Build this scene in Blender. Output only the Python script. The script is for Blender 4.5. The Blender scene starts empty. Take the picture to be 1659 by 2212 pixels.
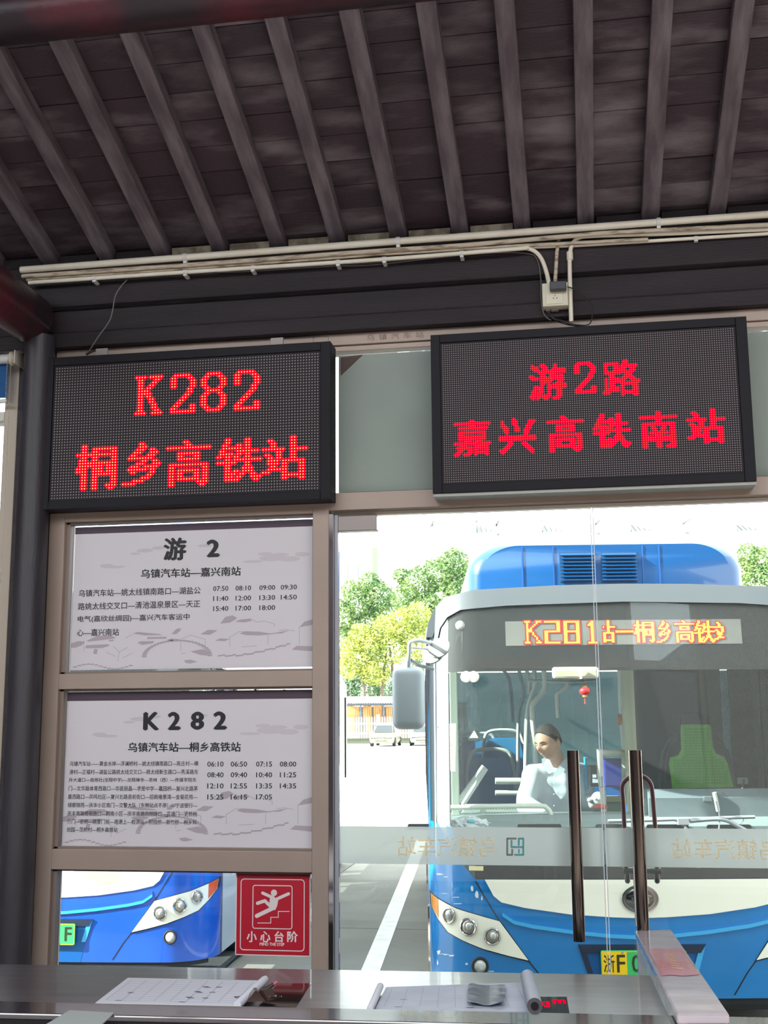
import bpy, bmesh, math, random
from mathutils import Vector, Matrix
from math import radians as R, sin, cos, pi, sqrt

# ---------------------------------------------------------------- camera, sky, sun, exposure
scn = bpy.context.scene
COL = scn.collection
F = 2550.0
PITCH, YAW, ROLL = R(9.98), R(9.275), R(-0.453)
CAM = Vector((0, 0, 1.55))
FW = Vector((-sin(YAW) * cos(PITCH), cos(YAW) * cos(PITCH), sin(PITCH)))
rt0 = Vector((cos(YAW), sin(YAW), 0)); up0 = rt0.cross(FW)
RT = cos(ROLL) * rt0 + sin(ROLL) * up0
UP = -sin(ROLL) * rt0 + cos(ROLL) * up0
cd = bpy.data.cameras.new('camera'); co = bpy.data.objects.new('camera', cd); COL.objects.link(co)
cd.sensor_fit = 'HORIZONTAL'; cd.sensor_width = 36; cd.lens = F / 1659 * 36
cd.clip_start = .05; cd.clip_end = 600
M = Matrix.Identity(4)
for i in range(3):
    M[i][0] = RT[i]; M[i][1] = UP[i]; M[i][2] = -FW[i]; M[i][3] = CAM[i]
co.matrix_world = M
scn.camera = co

world = bpy.data.worlds.new('world'); scn.world = world; world.use_nodes = True
bg = world.node_tree.nodes['Background']
bg.inputs[0].default_value = (0.94, 0.97, 1.0, 1); bg.inputs[1].default_value = 2.2
SUNDIR = Vector((-0.86, -0.36, 0.50)).normalized()      # towards the sun
sl = bpy.data.lights.new('sun', 'SUN'); sl.energy = 9.0; sl.angle = R(0.6); sl.color = (1, .965, .90)
so = bpy.data.objects.new('sun', sl); COL.objects.link(so); so.location = (-8, -6, 14)
so.rotation_euler = SUNDIR.to_track_quat('Z', 'Y').to_euler()
vs = scn.view_settings
vs.view_transform = 'Standard'; vs.look = 'None'; vs.gamma = 1; vs.use_curve_mapping = False
vs.exposure = 1.22
scn.cycles.max_bounces = 8; scn.cycles.transparent_max_bounces = 24
scn.cycles.sample_clamp_indirect = 4; scn.cycles.caustics_reflective = False; scn.cycles.caustics_refractive = False
rnd = random.Random(7)

# ---------------------------------------------------------------- measuring helpers (points of real planes)
def ray(x, y): return FW * F + RT * (x - 829.5) - UP * (y - 1106)
def onY(x, y, Y): d = ray(x, y); return CAM + d * (Y / d.y)
def onZ(x, y, Z): d = ray(x, y); return CAM + d * ((Z - CAM.z) / d.z)
def atD(x, y, D): d = ray(x, y); return CAM + d * (D / d.dot(FW))

# ---------------------------------------------------------------- materials
def lin(c):
    return tuple(((v / 255) / 12.92 if v / 255 <= .04045 else ((v / 255 + .055) / 1.055) ** 2.4) for v in c)
MATS = {}
def mat(name, c, rough=.5, metal=0, c2=None, scale=8, stretch=(1, 1, 1), bump=0, bscale=None, ior=None, spec=None,
        emit=None, trans=0, coat=0, thr=(.35, .65), detail=5, alpha=None):
    if name in MATS: return MATS[name]
    m = bpy.data.materials.new(name); m.use_nodes = True; nt = m.node_tree; b = nt.nodes['Principled BSDF']
    b.inputs['Base Color'].default_value = (*lin(c), 1)
    b.inputs['Roughness'].default_value = rough; b.inputs['Metallic'].default_value = metal
    if ior: b.inputs['IOR'].default_value = ior
    if spec is not None: b.inputs['Specular IOR Level'].default_value = spec
    if coat: b.inputs['Coat Weight'].default_value = coat; b.inputs['Coat Roughness'].default_value = .04
    if trans: b.inputs['Transmission Weight'].default_value = trans
    if alpha is not None: b.inputs['Alpha'].default_value = alpha
    if emit:
        b.inputs['Emission Color'].default_value = (*emit[0], 1); b.inputs['Emission Strength'].default_value = emit[1]
    if c2 or bump:
        tc = nt.nodes.new('ShaderNodeTexCoord'); mp = nt.nodes.new('ShaderNodeMapping'); mp.inputs['Scale'].default_value = stretch
        nt.links.new(tc.outputs['Object'], mp.inputs['Vector'])
        n = nt.nodes.new('ShaderNodeTexNoise'); n.inputs['Scale'].default_value = scale; n.inputs['Detail'].default_value = detail
        nt.links.new(mp.outputs['Vector'], n.inputs['Vector'])
        if c2:
            mr = nt.nodes.new('ShaderNodeMapRange'); mr.inputs[1].default_value = thr[0]; mr.inputs[2].default_value = thr[1]
            nt.links.new(n.outputs['Fac'], mr.inputs[0])
            mx = nt.nodes.new('ShaderNodeMix'); mx.data_type = 'RGBA'
            mx.inputs[6].default_value = (*lin(c), 1); mx.inputs[7].default_value = (*lin(c2), 1)
            nt.links.new(mr.outputs[0], mx.inputs[0]); nt.links.new(mx.outputs[2], b.inputs['Base Color'])
        if bump:
            n2 = n
            if bscale:
                n2 = nt.nodes.new('ShaderNodeTexNoise'); n2.inputs['Scale'].default_value = bscale
                nt.links.new(mp.outputs['Vector'], n2.inputs['Vector'])
            bp = nt.nodes.new('ShaderNodeBump'); bp.inputs['Strength'].default_value = bump; bp.inputs['Distance'].default_value = .01
            nt.links.new(n2.outputs['Fac'], bp.inputs['Height']); nt.links.new(bp.outputs[0], b.inputs['Normal'])
    MATS[name] = m; return m

def glass(name, tint=(1, 1, 1), refl=1.0, haze=0.0, ior=1.5):
    if name in MATS: return MATS[name]
    m = bpy.data.materials.new(name); m.use_nodes = True; nt = m.node_tree; nt.nodes.clear()
    o = nt.nodes.new('ShaderNodeOutputMaterial'); t = nt.nodes.new('ShaderNodeBsdfTransparent'); g = nt.nodes.new('ShaderNodeBsdfGlossy')
    t.inputs[0].default_value = (*tint, 1); g.inputs['Roughness'].default_value = .01; g.inputs[0].default_value = (refl, refl, refl, 1)
    fr = nt.nodes.new('ShaderNodeFresnel'); fr.inputs[0].default_value = ior
    mx = nt.nodes.new('ShaderNodeMixShader')
    nt.links.new(fr.outputs[0], mx.inputs[0]); nt.links.new(t.outputs[0], mx.inputs[1]); nt.links.new(g.outputs[0], mx.inputs[2])
    last = mx
    if haze:
        d = nt.nodes.new('ShaderNodeBsdfDiffuse'); d.inputs[0].default_value = (.8, .85, .85, 1)
        m2 = nt.nodes.new('ShaderNodeMixShader'); m2.inputs[0].default_value = haze
        nt.links.new(mx.outputs[0], m2.inputs[1]); nt.links.new(d.outputs[0], m2.inputs[2]); last = m2
    nt.links.new(last.outputs[0], o.inputs[0]); MATS[name] = m; return m

def frost(name, c, k=.3, d=.4):
    """translucent film: diffuse + translucent + a little clear"""
    if name in MATS: return MATS[name]
    m = bpy.data.materials.new(name); m.use_nodes = True; nt = m.node_tree; nt.nodes.clear()
    o = nt.nodes.new('ShaderNodeOutputMaterial'); tr = nt.nodes.new('ShaderNodeBsdfTransparent')
    tl = nt.nodes.new('ShaderNodeBsdfTranslucent'); df = nt.nodes.new('ShaderNodeBsdfDiffuse')
    cc = (*lin(c), 1); tl.inputs[0].default_value = cc; df.inputs[0].default_value = cc; tr.inputs[0].default_value = cc
    a = nt.nodes.new('ShaderNodeMixShader'); a.inputs[0].default_value = d
    nt.links.new(tl.outputs[0], a.inputs[1]); nt.links.new(df.outputs[0], a.inputs[2])
    b = nt.nodes.new('ShaderNodeMixShader'); b.inputs[0].default_value = k
    nt.links.new(a.outputs[0], b.inputs[1]); nt.links.new(tr.outputs[0], b.inputs[2]); nt.links.new(b.outputs[0], o.inputs[0])
    MATS[name] = m; return m

def emis(name, c, s):
    if name in MATS: return MATS[name]
    m = bpy.data.materials.new(name); m.use_nodes = True; nt = m.node_tree; nt.nodes.clear()
    o = nt.nodes.new('ShaderNodeOutputMaterial'); e = nt.nodes.new('ShaderNodeEmission')
    e.inputs[0].default_value = (*c, 1); e.inputs[1].default_value = s; nt.links.new(e.outputs[0], o.inputs[0]); MATS[name] = m; return m

wood_dark = mat('dark stained wood', (50, 41, 46), .62, c2=(72, 62, 66), scale=3.5, stretch=(1, 4, 4), bump=.25, bscale=60)
wood_board = mat('weathered roof board', (78, 64, 74), .68, c2=(146, 136, 143), scale=2.6, stretch=(1, 2.6, 2.6), bump=.35, bscale=50, thr=(.47, .70), detail=10)
wood_board2 = mat('darker roof board', (70, 58, 67), .68, c2=(122, 112, 119), scale=3.4, stretch=(1, 2.8, 2.8), bump=.35, bscale=50, thr=(.46, .74), detail=10)
wood_raft = mat('weathered rafter wood', (104, 94, 103), .65, c2=(146, 137, 144), scale=4, stretch=(6, 1, 6), bump=.35, bscale=40, thr=(.38, .72), detail=9)
wood_beam = mat('beam wood', (28, 20, 26), .65, c2=(42, 32, 38), scale=2.5, stretch=(.6, 5, 5), bump=.3, bscale=40, detail=8)
wood_glow = mat('dark log with painted red glow', (44, 33, 40), .42, c2=(92, 32, 43), scale=1.9, stretch=(1, 1, 1), bump=.2, bscale=30, thr=(.45, .60))  # red light on the logs put into patches of colour
col_paint = mat('dark column paint', (44, 40, 46), .42, c2=(66, 62, 68), scale=2.2, stretch=(5, 5, .5), bump=.15, bscale=40)
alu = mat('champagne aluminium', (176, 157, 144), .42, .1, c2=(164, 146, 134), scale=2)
alu_d = mat('shadowed bead aluminium', (140, 124, 114), .5, .1)  # bead shade put into a darker aluminium tone
steel = mat('brushed steel', (150, 138, 128), .16, 1.0)
chrome = mat('chrome', (205, 205, 205), .08, 1.0)
pvc = mat('cream pvc', (242, 237, 220), .45, c2=(232, 224, 206), scale=6)
pvc_dirty = mat('grimy pvc', (205, 192, 172), .6, c2=(122, 104, 86), scale=14, stretch=(1, 6, 6), thr=(.48, .68))
led_case = mat('led sign black case', (20, 17, 24), .6, spec=.3, c2=(24, 21, 30), scale=5)
led_board = mat('led module face', (32, 24, 30), .7)
led_off = mat('unlit led', (150, 138, 140), .4)
led_on1 = emis('lit led core', (1.0, .38, .12), 1.8)
led_red1 = emis('painted led glow', (1.0, .0, .012), .62)
led_on2 = emis('lit led core far', (1.0, .12, .05), .74)
led_red2 = emis('painted led glow far', (1.0, .0, .03), .52)
led_bus = emis('bus led', (1.0, .60, .05), 1.8)
led_busr = emis('bus led glow', (1.0, .05, .05), .55)
paper_pr = mat('printed poster sheet', (222, 217, 222), .55)
ink = mat('black ink', (28, 25, 32), .5)
ink_mauve = mat('mauve ink', (76, 58, 74), .5)
wash1 = mat('mauve wash', (184, 172, 180), .6)
wash2 = mat('pale wash', (209, 202, 208), .6)
wash3 = mat('grey wash', (206, 200, 205), .6)
st_red = mat('sticker red', (196, 30, 52), .4)
st_white = mat('sticker white', (240, 228, 225), .4)
white_pl = mat('white plastic', (225, 224, 220), .4)
blk = mat('black plastic', (28, 27, 30), .5)
blk_gl = mat('black glass', (18, 18, 20), .05)
paper = mat('white paper', (236, 238, 248), .7)
paper_g = mat('grey printed paper', (206, 210, 224), .7, c2=(192, 197, 212), scale=9)
glass_door = glass('door glass', (.93, .97, .96))
glass_pane = glass('window glass', (.94, .97, .97))
glass_bus = glass('windscreen glass', (.92, .98, .96), .9, .035, 1.6)
glass_side = glass('bus side glass', (.74, .80, .80), .9, .01)
film = frost('frosted film', (252, 255, 250), .10, .06)
film_txt = frost('frosted lettering', (255, 250, 240), .86, .9)
film_teal = frost('teal logo film', (120, 182, 184), .05, .4)
film_grey = frost('grey logo film', (150, 150, 146), .05, .4)
board_g = mat('painted transom board', (151, 163, 153), .6, c2=(146, 156, 150), scale=3)

glass_tint = glass('tinted glass', (.13, .19, .21), .9)
# ---------------------------------------------------------------- mesh builder
class MB:
    def __init__(s): s.b = bmesh.new()
    def _t(s, vs, mx):
        if mx is not None: bmesh.ops.transform(s.b, matrix=mx, verts=vs)
    def box(s, x0, x1, y0, y1, z0, z1, bev=0, mx=None, seg=2):
        r = bmesh.ops.create_cube(s.b, size=1)['verts']
        for v in r:
            v.co = Vector((x0 if v.co.x < 0 else x1, y0 if v.co.y < 0 else y1, z0 if v.co.z < 0 else z1))
        if bev:
            es = list({e for v in r for e in v.link_edges})
            q = bmesh.ops.bevel(s.b, geom=es, offset=bev, segments=seg, affect='EDGES', profile=.5)
            r = list({v for f in q['faces'] for v in f.verts} | {v for v in r if v.is_valid})
        s._t(r, mx); return s
    def cyl(s, p0, p1, r, r2=None, n=16, cap=True):
        p0, p1 = Vector(p0), Vector(p1); d = p1 - p0
        q = bmesh.ops.create_cone(s.b, cap_ends=cap, segments=n, radius1=r, radius2=r if r2 is None else r2, depth=d.length)['verts']
        s._t(q, Matrix.Translation((p0 + p1) / 2) @ d.to_track_quat('Z', 'Y').to_matrix().to_4x4()); return s
    def sph(s, c, rx, ry=None, rz=None, u=16, v=10):
        ry = rx if ry is None else ry; rz = rx if rz is None else rz
        q = bmesh.ops.create_uvsphere(s.b, u_segments=u, v_segments=v, radius=1)['verts']
        s._t(q, Matrix.Translation(c) @ Matrix.Diagonal((rx, ry, rz, 1))); return s
    def tube(s, pts, r, n=10, cap=True, closed=False):
        pts = [Vector(p) for p in pts]; rings = []; N = len(pts); nrm = None
        for i, p in enumerate(pts):
            if closed: t = (pts[(i + 1) % N] - pts[i - 1])
            else: t = pts[min(i + 1, N - 1)] - pts[max(i - 1, 0)]
            t.normalize()
            if nrm is None:
                nrm = t.cross(Vector((0, 0, 1)));
                if nrm.length < .1: nrm = t.cross(Vector((0, 1, 0)))
            nrm = (nrm - t * nrm.dot(t)).normalized(); bn = t.cross(nrm)
            rr = r[i] if isinstance(r, (list, tuple)) else r
            rings.append([s.b.verts.new(p + (nrm * cos(2 * pi * k / n) + bn * sin(2 * pi * k / n)) * rr) for k in range(n)])
        for i in range(N if closed else N - 1):
            a, b = rings[i], rings[(i + 1) % N]
            for k in range(n): s.b.faces.new((a[k], a[(k + 1) % n], b[(k + 1) % n], b[k]))
        if cap and not closed: s.b.faces.new(rings[0][::-1]); s.b.faces.new(rings[-1])
        return s
    def prism(s, poly, a, b, ax='y', mx=None):
        """poly = 2-D points; ax = axis it is extruded along"""
        def mk(p, t):
            return Vector((p[0], t, p[1])) if ax == 'y' else Vector((t, p[0], p[1])) if ax == 'x' else Vector((p[0], p[1], t))
        v0 = [s.b.verts.new(mk(p, a)) for p in poly]; v1 = [s.b.verts.new(mk(p, b)) for p in poly]; n = len(poly)
        s.b.faces.new(v0); s.b.faces.new(v1[::-1])
        for i in range(n): s.b.faces.new((v0[i], v1[i], v1[(i + 1) % n], v0[(i + 1) % n]))
        s._t(v0 + v1, mx); return s
    def flat(s, poly3):
        s.b.faces.new([s.b.verts.new(Vector(p)) for p in poly3]); return s
    def lathe(s, prof, c=(0, 0, 0), n=20, ax='z'):
        rings = []
        for r, h in prof:
            rings.append([s.b.verts.new((r * cos(2 * pi * k / n), r * sin(2 * pi * k / n), h)) for k in range(n)])
        for i in range(len(rings) - 1):
            for k in range(n): s.b.faces.new((rings[i][k], rings[i][(k + 1) % n], rings[i + 1][(k + 1) % n], rings[i + 1][k]))
        s.b.faces.new(rings[0][::-1]); s.b.faces.new(rings[-1])
        m = Matrix.Translation(c)
        if ax == 'y': m = m @ Matrix.Rotation(R(-90), 4, 'X')
        if ax == 'x': m = m @ Matrix.Rotation(R(90), 4, 'Y')
        s._t([v for r in rings for v in r], m); return s
    def build(s, name, m, parent=None, smooth=False, recalc=True):
        if recalc: bmesh.ops.recalc_face_normals(s.b, faces=s.b.faces)
        me = bpy.data.meshes.new(name); s.b.to_mesh(me); s.b.free()
        if smooth:
            me.polygons.foreach_set('use_smooth', [True] * len(me.polygons))
            try: me.set_sharp_from_angle(angle=R(38))
            except Exception: pass
        me.materials.append(m)
        o = bpy.data.objects.new(name, me); COL.objects.link(o)
        if parent: o.parent = parent
        return o

def tag(o, label=None, cat=None, group=None, kind=None):
    if label: o['label'] = label
    if cat: o['category'] = cat
    if group: o['group'] = group
    if kind: o['kind'] = kind
    return o
def empty(name, loc=(0, 0, 0), rz=0, label=None, cat=None, group=None, kind=None):
    o = bpy.data.objects.new(name, None); COL.objects.link(o); o.location = loc; o.rotation_euler = (0, 0, rz)
    o.empty_display_size = .1
    return tag(o, label, cat, group, kind)
def mesh_obj(name, me, m, parent=None):
    o = bpy.data.objects.new(name, me); COL.objects.link(o); me.materials.clear(); me.materials.append(m)
    if parent: o.parent = parent
    return o

# text -> flat mesh fitted into a box of a plane
DG = None
def text_raw(s, bold=0.0, res=2, shear=0.0):
    c = bpy.data.curves.new('t', 'FONT'); c.body = s; c.size = 1; c.resolution_u = res; c.shear = shear
    o = bpy.data.objects.new('t', c); COL.objects.link(o)
    me = bpy.data.meshes.new_from_object(o.evaluated_get(bpy.context.evaluated_depsgraph_get()))
    bpy.data.objects.remove(o); bpy.data.curves.remove(c)
    vs_ = [(v.co.x, v.co.y) for v in me.vertices]; fs = [tuple(p.vertices) for p in me.polygons]
    bpy.data.meshes.remove(me)
    if bold:
        bx, bf = list(vs_), list(fs)
        for dx, dy in ((bold, 0), (-bold, 0), (0, bold * .7), (0, -bold * .7)):
            n = len(bx); bx += [(x + dx, y + dy) for x, y in vs_]; bf += [tuple(i + n for i in f) for f in fs]
        vs_, fs = bx, bf
    x0 = min(v[0] for v in vs_); x1 = max(v[0] for v in vs_); y0 = min(v[1] for v in vs_); y1 = max(v[1] for v in vs_)
    return vs_, fs, (x0, x1, y0, y1)
class TX:
    """collects several pieces of lettering into one flat mesh; each is fitted to its box (u0,u1,w0,w1)"""
    def __init__(s): s.v = []; s.f = []; s.l = []; s.k = 0
    def add(s, t, u0, u1, w0, w1, bold=0.0, mirror=False, res=2):
        vs_, fs, (x0, x1, y0, y1) = text_raw(t, bold, res); n = len(s.v)
        for x, y in vs_:
            a = (x - x0) / (x1 - x0); b = (y - y0) / (y1 - y0)
            if mirror: a = 1 - a
            s.v.append((u0 + a * (u1 - u0), w0 + b * (w1 - w0)))
        q = len(vs_) // 5 if bold else len(vs_)
        s.l += [i // q for i in range(len(vs_))]
        s.f += [tuple(n + i for i in f) for f in fs]; return s
    def poly(s, pts): n = len(s.v); s.v += list(pts); s.k = (s.k + 1) % 8; s.l += [s.k] * len(pts); s.f.append(tuple(range(n, n + len(pts)))); return s
    def stroke(s, pts, w):
        for a, b in zip(pts, pts[1:]):
            a, b = Vector(a), Vector(b); d = (b - a).normalized(); nn = Vector((-d.y, d.x)) * w / 2; P = []
            for k in range(7):
                an = pi / 2 + pi * k / 6; P.append(a + d * (cos(an) * w / 2) + Vector((-d.y, d.x)) * (sin(an) * w / 2))
            for k in range(7):
                an = -pi / 2 + pi * k / 6; P.append(b + d * (cos(an) * w / 2) + Vector((-d.y, d.x)) * (sin(an) * w / 2))
            s.poly([(p.x, p.y) for p in P])
        return s
    def disc(s, c, rx, ry=None, n=16):
        ry = ry or rx; return s.poly([(c[0] + rx * cos(2 * pi * k / n), c[1] + ry * sin(2 * pi * k / n)) for k in range(n)])
    def build(s, name, m, fn, parent=None, nrm=(0, -1, 0)):
        # overlapping pieces lie a few hundredths of a millimetre apart, like layers of ink
        nv = Vector(nrm); me = bpy.data.meshes.new(name)
        me.from_pydata([tuple(Vector(fn(u, w)) + nv * (3e-5 * k)) for (u, w), k in zip(s.v, s.l)], [], s.f); me.update()
        return mesh_obj(name, me, m, parent)
def rrect(x0, x1, y0, y1, r, n=5):
    P = []
    for cx, cy, a0 in ((x1 - r, y1 - r, 0), (x0 + r, y1 - r, 90), (x0 + r, y0 + r, 180), (x1 - r, y0 + r, 270)):
        for k in range(n + 1):
            a = R(a0 + 90 * k / n); P.append((cx + r * cos(a), cy + r * sin(a)))
    return P
def ring2(x0, x1, y0, y1, r, w):
    """rounded rectangle outline as quads"""
    A = rrect(x0, x1, y0, y1, r); B = rrect(x0 + w, x1 - w, y0 + w, y1 - w, max(r - w, .0005)); n = len(A)
    return [[A[i], A[(i + 1) % n], B[(i + 1) % n], B[i]] for i in range(n)]

WY = 4.50            # inner face of the glazed wall
# ================================================================ SETTING: yard, floor, roof, wall
GZ = -.30
conc = mat('near concrete with painted shade', (106, 104, 96), .8, c2=(120, 118, 108), scale=1.3, bump=.5, bscale=35)
conc_far = mat('far concrete with painted sun', (226, 222, 210), .9, c2=(216, 212, 200), scale=.5)  # darker near, lighter far: shade and sun put into the concrete colours
yard = empty('ground', (0, 0, 0), kind='structure')
b = MB().box(-60, 60, 5.2, 21.2, GZ - .3, GZ - .02); b.build('ground_bed', mat('joint filler', (96, 94, 88), .9), yard)
ys = [5.2, 10.95, 16.2, 21.2]
for i in range(10):
    for j in range(3):
        x0 = -21 + i * 4.5
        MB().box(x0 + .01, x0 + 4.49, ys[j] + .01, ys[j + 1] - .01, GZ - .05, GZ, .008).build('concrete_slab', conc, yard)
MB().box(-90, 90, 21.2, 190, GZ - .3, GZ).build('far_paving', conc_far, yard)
# white parking line
p = [onZ(877, 1870, GZ), onZ(903.6, 1870, GZ), onZ(823, 2093, GZ), onZ(782, 2093, GZ)]
d0 = (p[0] - p[3]); p[0] = p[3] + d0 * 1.5; d1 = (p[1] - p[2]); p[1] = p[2] + d1 * 1.5
p[3] = p[3] - d0 * .5; p[2] = p[2] - d1 * .5
tag(MB().prism([(q.x, q.y) for q in p], GZ + .001, GZ + .006, 'z').build('trim_1', mat('white road paint', (236, 234, 224), .7, c2=(214, 212, 202), scale=6)), kind='structure')
# hall floor and the step outside the door
floor = tag(MB().box(-8, 6, -6, 4.7, -.2, 0).build('floor', mat('hall floor stone', (176, 170, 164), .35, c2=(160, 154, 148), scale=3)), kind='structure')
tag(MB().box(-8, 6, 4.7, 5.2, -.4, -.06, .01).build('trim_2', mat('step stone', (150, 148, 140), .7)), kind='structure')

# roof: boards on rafters, all children of the ceiling
TAN = math.tan(R(18.2)); CT, ST = cos(R(18.2)), sin(R(18.2))
ZR0 = 3.458
def zr(y): return ZR0 + (WY - y) * TAN        # rafter underside
ceil = empty('ceiling', (0, 0, 0), kind='structure')
slope = Matrix.Translation((0, WY, ZR0)) @ Matrix.Rotation(R(-18.2), 4, 'X')
XA, XB = -7.0, 5.0
bw = .1305
nb = 0
for k in range(-6, 40):
    s0 = -(k * bw) - .035
    cuts = [XA]
    x = XA + rnd.uniform(.6, 2.4)
    if k < 14 and k > -2:
        while x < XB - .5: cuts.append(x); x += rnd.choice((1.5, 2.0, 2.5, 3.0))
    cuts.append(XB)
    for a, c in zip(cuts, cuts[1:]):
        a = round(a / .25) * .25 + .09 if a != XA else a; c = round(c / .25) * .25 + .09 if c != XB else c
        if c - a < .2: continue
        dz = rnd.uniform(0, .004)
        o = MB().box(a + .001, c - .001, s0 - bw + .002, s0 - .002, .056 + dz, .075 + dz).build('ceiling_board', rnd.choice((wood_board, wood_board, wood_board2)), ceil)
        o.matrix_local = slope
# ridge and roof cover; back slope left off so sky light enters
ridge_y, ridge_z = -.45, zr(-.45) + .06
MB().box(XA, XB, ridge_y - .12, ridge_y + .05, ridge_z - .15, ridge_z + .12).build('ridge_beam', wood_dark, ceil)
MB().prism([(5.3, zr(5.3) + .09), (5.3, zr(5.3) + .14), (ridge_y, ridge_z + .16), (ridge_y, ridge_z + .11)], XA, XB, 'x').build('roof_cover', mat('grey roof tile', (90, 88, 86), .8), ceil)
for k in range(-20, 15):
    xc = -1.66 + .25 * k + rnd.uniform(-.004, .004)
    if xc < XA + .1 or xc > XB - .1: continue
    w = .033 + rnd.uniform(-.002, .002)
    L = 1.15 if k > -20 else 1.15
    o = MB().box(xc - w, xc + w, -4.9, .80, 0, .055, .004).build('rafter', wood_raft, ceil); o.matrix_local = slope
# round purlin under the rafters and ridge log
yc = 3.235; r = .083
MB().cyl((XA, yc, zr(yc) - r / CT + .004), (XB, yc, zr(yc) - r / CT + .004), r, n=28).build('purlin', wood_glow, ceil, True)
MB().cyl((XA, .9, zr(.9) - .1 / CT), (XB, .9, zr(.9) - .1 / CT), .095, n=24).build('purlin', wood_dark, ceil, True)
# tie log running from the column head back into the hall
MB().cyl((-2.205, 4.40, 3.205), (-2.205, -4, 3.205), .103, n=32).build('tie_log', wood_glow, ceil, True)

# unseen rear wall, its height set to shape the hall light
wb = empty('wall_back', (0, 0, 0), kind='structure')
MB().box(XA, XB, -5.9, -5.75, 0, 4.4).build('wall_panel', wood_dark, wb)
wl = empty('wall_left', (0, 0, 0), kind='structure'); MB().box(XA - .12, XA, -5.9, 4.6, 0, 3.1).build('wall_panel', wood_dark, wl)
wr_ = empty('wall_right', (0, 0, 0), kind='structure'); MB().box(XB, XB + .12, -5.9, 4.6, 0, 3.1).build('wall_panel', wood_dark, wr_)
for par, x in ((wl, XA - .12), (wr_, XB)):  # unseen panels added to keep low sun off the counter
    MB().prism([(4.6, 3.1), (4.6, zr(4.6) + .08), (ridge_y, ridge_z + .08), (ridge_y, 3.1)], x, x + .12, 'x').build('added_gable_panel', wood_dark, par)
    MB().box(x, x + .12, -5.9, ridge_y, 3.1, 4.4).build('added_gable_panel', wood_dark, par)
# glazed wall -----------------------------------------------------------------
wall = empty('wall_front', (0, 0, 0), kind='structure')
def bar(par, name, x0, x1, z0, z1, y0=WY, y1=WY + .09, m=alu, bev=.002):
    return MB().box(x0, x1, y0, y1, z0, z1, bev).build(name, m, par)
# timbers above the glazing
b = MB().box(XA, XB, 4.44, 4.62, 3.262, 3.452, .012); b.build('wall_beam', wood_beam, wall)
MB().box(XA, XB, 4.475, 4.62, 3.158, 3.258, .006).build('wall_beam', wood_beam, wall)
MB().box(XA, XB, 4.455, 4.62, 3.092, 3.154, .004).build('wall_beam', wood_beam, wall)
# pale infill blocks between rafter feet
infm = mat('pale infill mortar', (186, 178, 156), .9, c2=(122, 112, 96), scale=18)
for k in range(-20, 15):
    xc = -1.66 + .25 * k
    if xc < XA + .3 or xc > XB - .3: continue
    MB().box(xc + .04, xc + .21, 4.47, 4.60, 3.454, 3.50).build('infill_block', (infm if -1.80 < xc < -.20 else wood_beam), wall)
# column
c = MB().lathe([(.078, 0), (.078, .02), (.070, .06), (.062, 3.13)], (-2.168, 4.425, 0), 32)
tag(c.build('trim_3', col_paint, None, True), kind='structure')
# filler post behind column
MB().box(-2.291, -2.129, 4.50, 4.62, 0, 3.09).build('wall_post', wood_dark, wall)
# window_1: the glazed bay that holds the posters
w1 = empty('window_1', (0, 0, 0), kind='structure')
X0, X1, XM = -2.128, -2.062, -1.021
bar(w1, 'window_frame', X0, X1, 0, 3.092)
bar(w1, 'window_frame', XM, -.957, 0, 3.092)
bar(w1, 'window_frame', X1, XM, 3.022, 3.0915)
bar(w1, 'window_frame', X1, XM, 2.358, 2.44)
bar(w1, 'window_frame', X1, XM, 1.680, 1.741)
bar(w1, 'window_frame', X1, XM, .985, 1.062)
bar(w1, 'window_frame', X1, XM, 0, .12)
def bead(par, x0, x1, z0, z1, t=.016, y=WY + .02):
    b = MB()
    b.box(x0, x0 + t, y, y + .05, z0, z1).box(x1 - t * .3, x1, y, y + .05, z0, z1).box(x0, x1, y, y + .05, z1 - t * .45, z1).box(x0, x1, y, y + .05, z0, z0 + t * .45)
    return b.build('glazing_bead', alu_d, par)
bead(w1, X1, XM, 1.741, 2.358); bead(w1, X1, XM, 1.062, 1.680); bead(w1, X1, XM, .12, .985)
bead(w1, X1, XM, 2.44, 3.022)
for z0, z1 in ((2.45, 3.015), (1.748, 2.35), (1.07, 1.672), (.13, .978)):
    MB().box(X1 + .016, XM - .004, WY + .052, WY + .058, z0, z1).build('glass_pane', glass_pane, w1)
MB().box(X1 + .018, XM - .006, WY + .060, WY + .066, 2.45, 3.015).build('transom_board', board_g, w1)
# transom above the door
w2 = empty('window_2', (0, 0, 0), kind='structure')
XR = 1.13
bar(w2, 'window_frame', -.957, XR, 3.045, 3.0915, y1=WY + .09)
bar(w2, 'window_frame', -.957, XR, 3.022, 3.043, y0=WY + .012)
bar(w2, 'door_lintel', -.957, XR, 2.366, 2.436)
bar(w2, 'window_frame', .86, .92, 2.437, 3.021)
MB().box(-.925, .86, WY + .045, WY + .055, 2.446, 3.012).build('transom_board', board_g, w2)
MB().box(.925, XR, WY + .045, WY + .055, 2.446, 3.012).build('transom_board', board_g, w2)
MB().box(-.957, .86, WY + .058, WY + .064, 2.44, 3.02).build('glass_pane', glass_pane, w2)
MB().prism([(-.915, 3.005), (-.825, 3.012), (-.915, 2.93)], WY + .040, WY + .0445).build('torn_film', mat('brown tape', (92, 76, 72), .8), w2)
MB().box(-.950, .90, WY + .05, WY + .08, 2.352, 2.364).build('lintel_strip', mat('pale lintel lining', (214, 206, 192), .5), w2)
# stamped letters ghosting on the top rail
t = TX()
for i, ch in enumerate('乌镇汽车站'):
    t.add(ch, -.80 + i * .05, -.768 + i * .05, 3.055, 3.08)
t.build('rail_lettering', mat('faint print', (124, 104, 94), .6), lambda u, w: (u, WY - .0008, w), w2)
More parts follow.
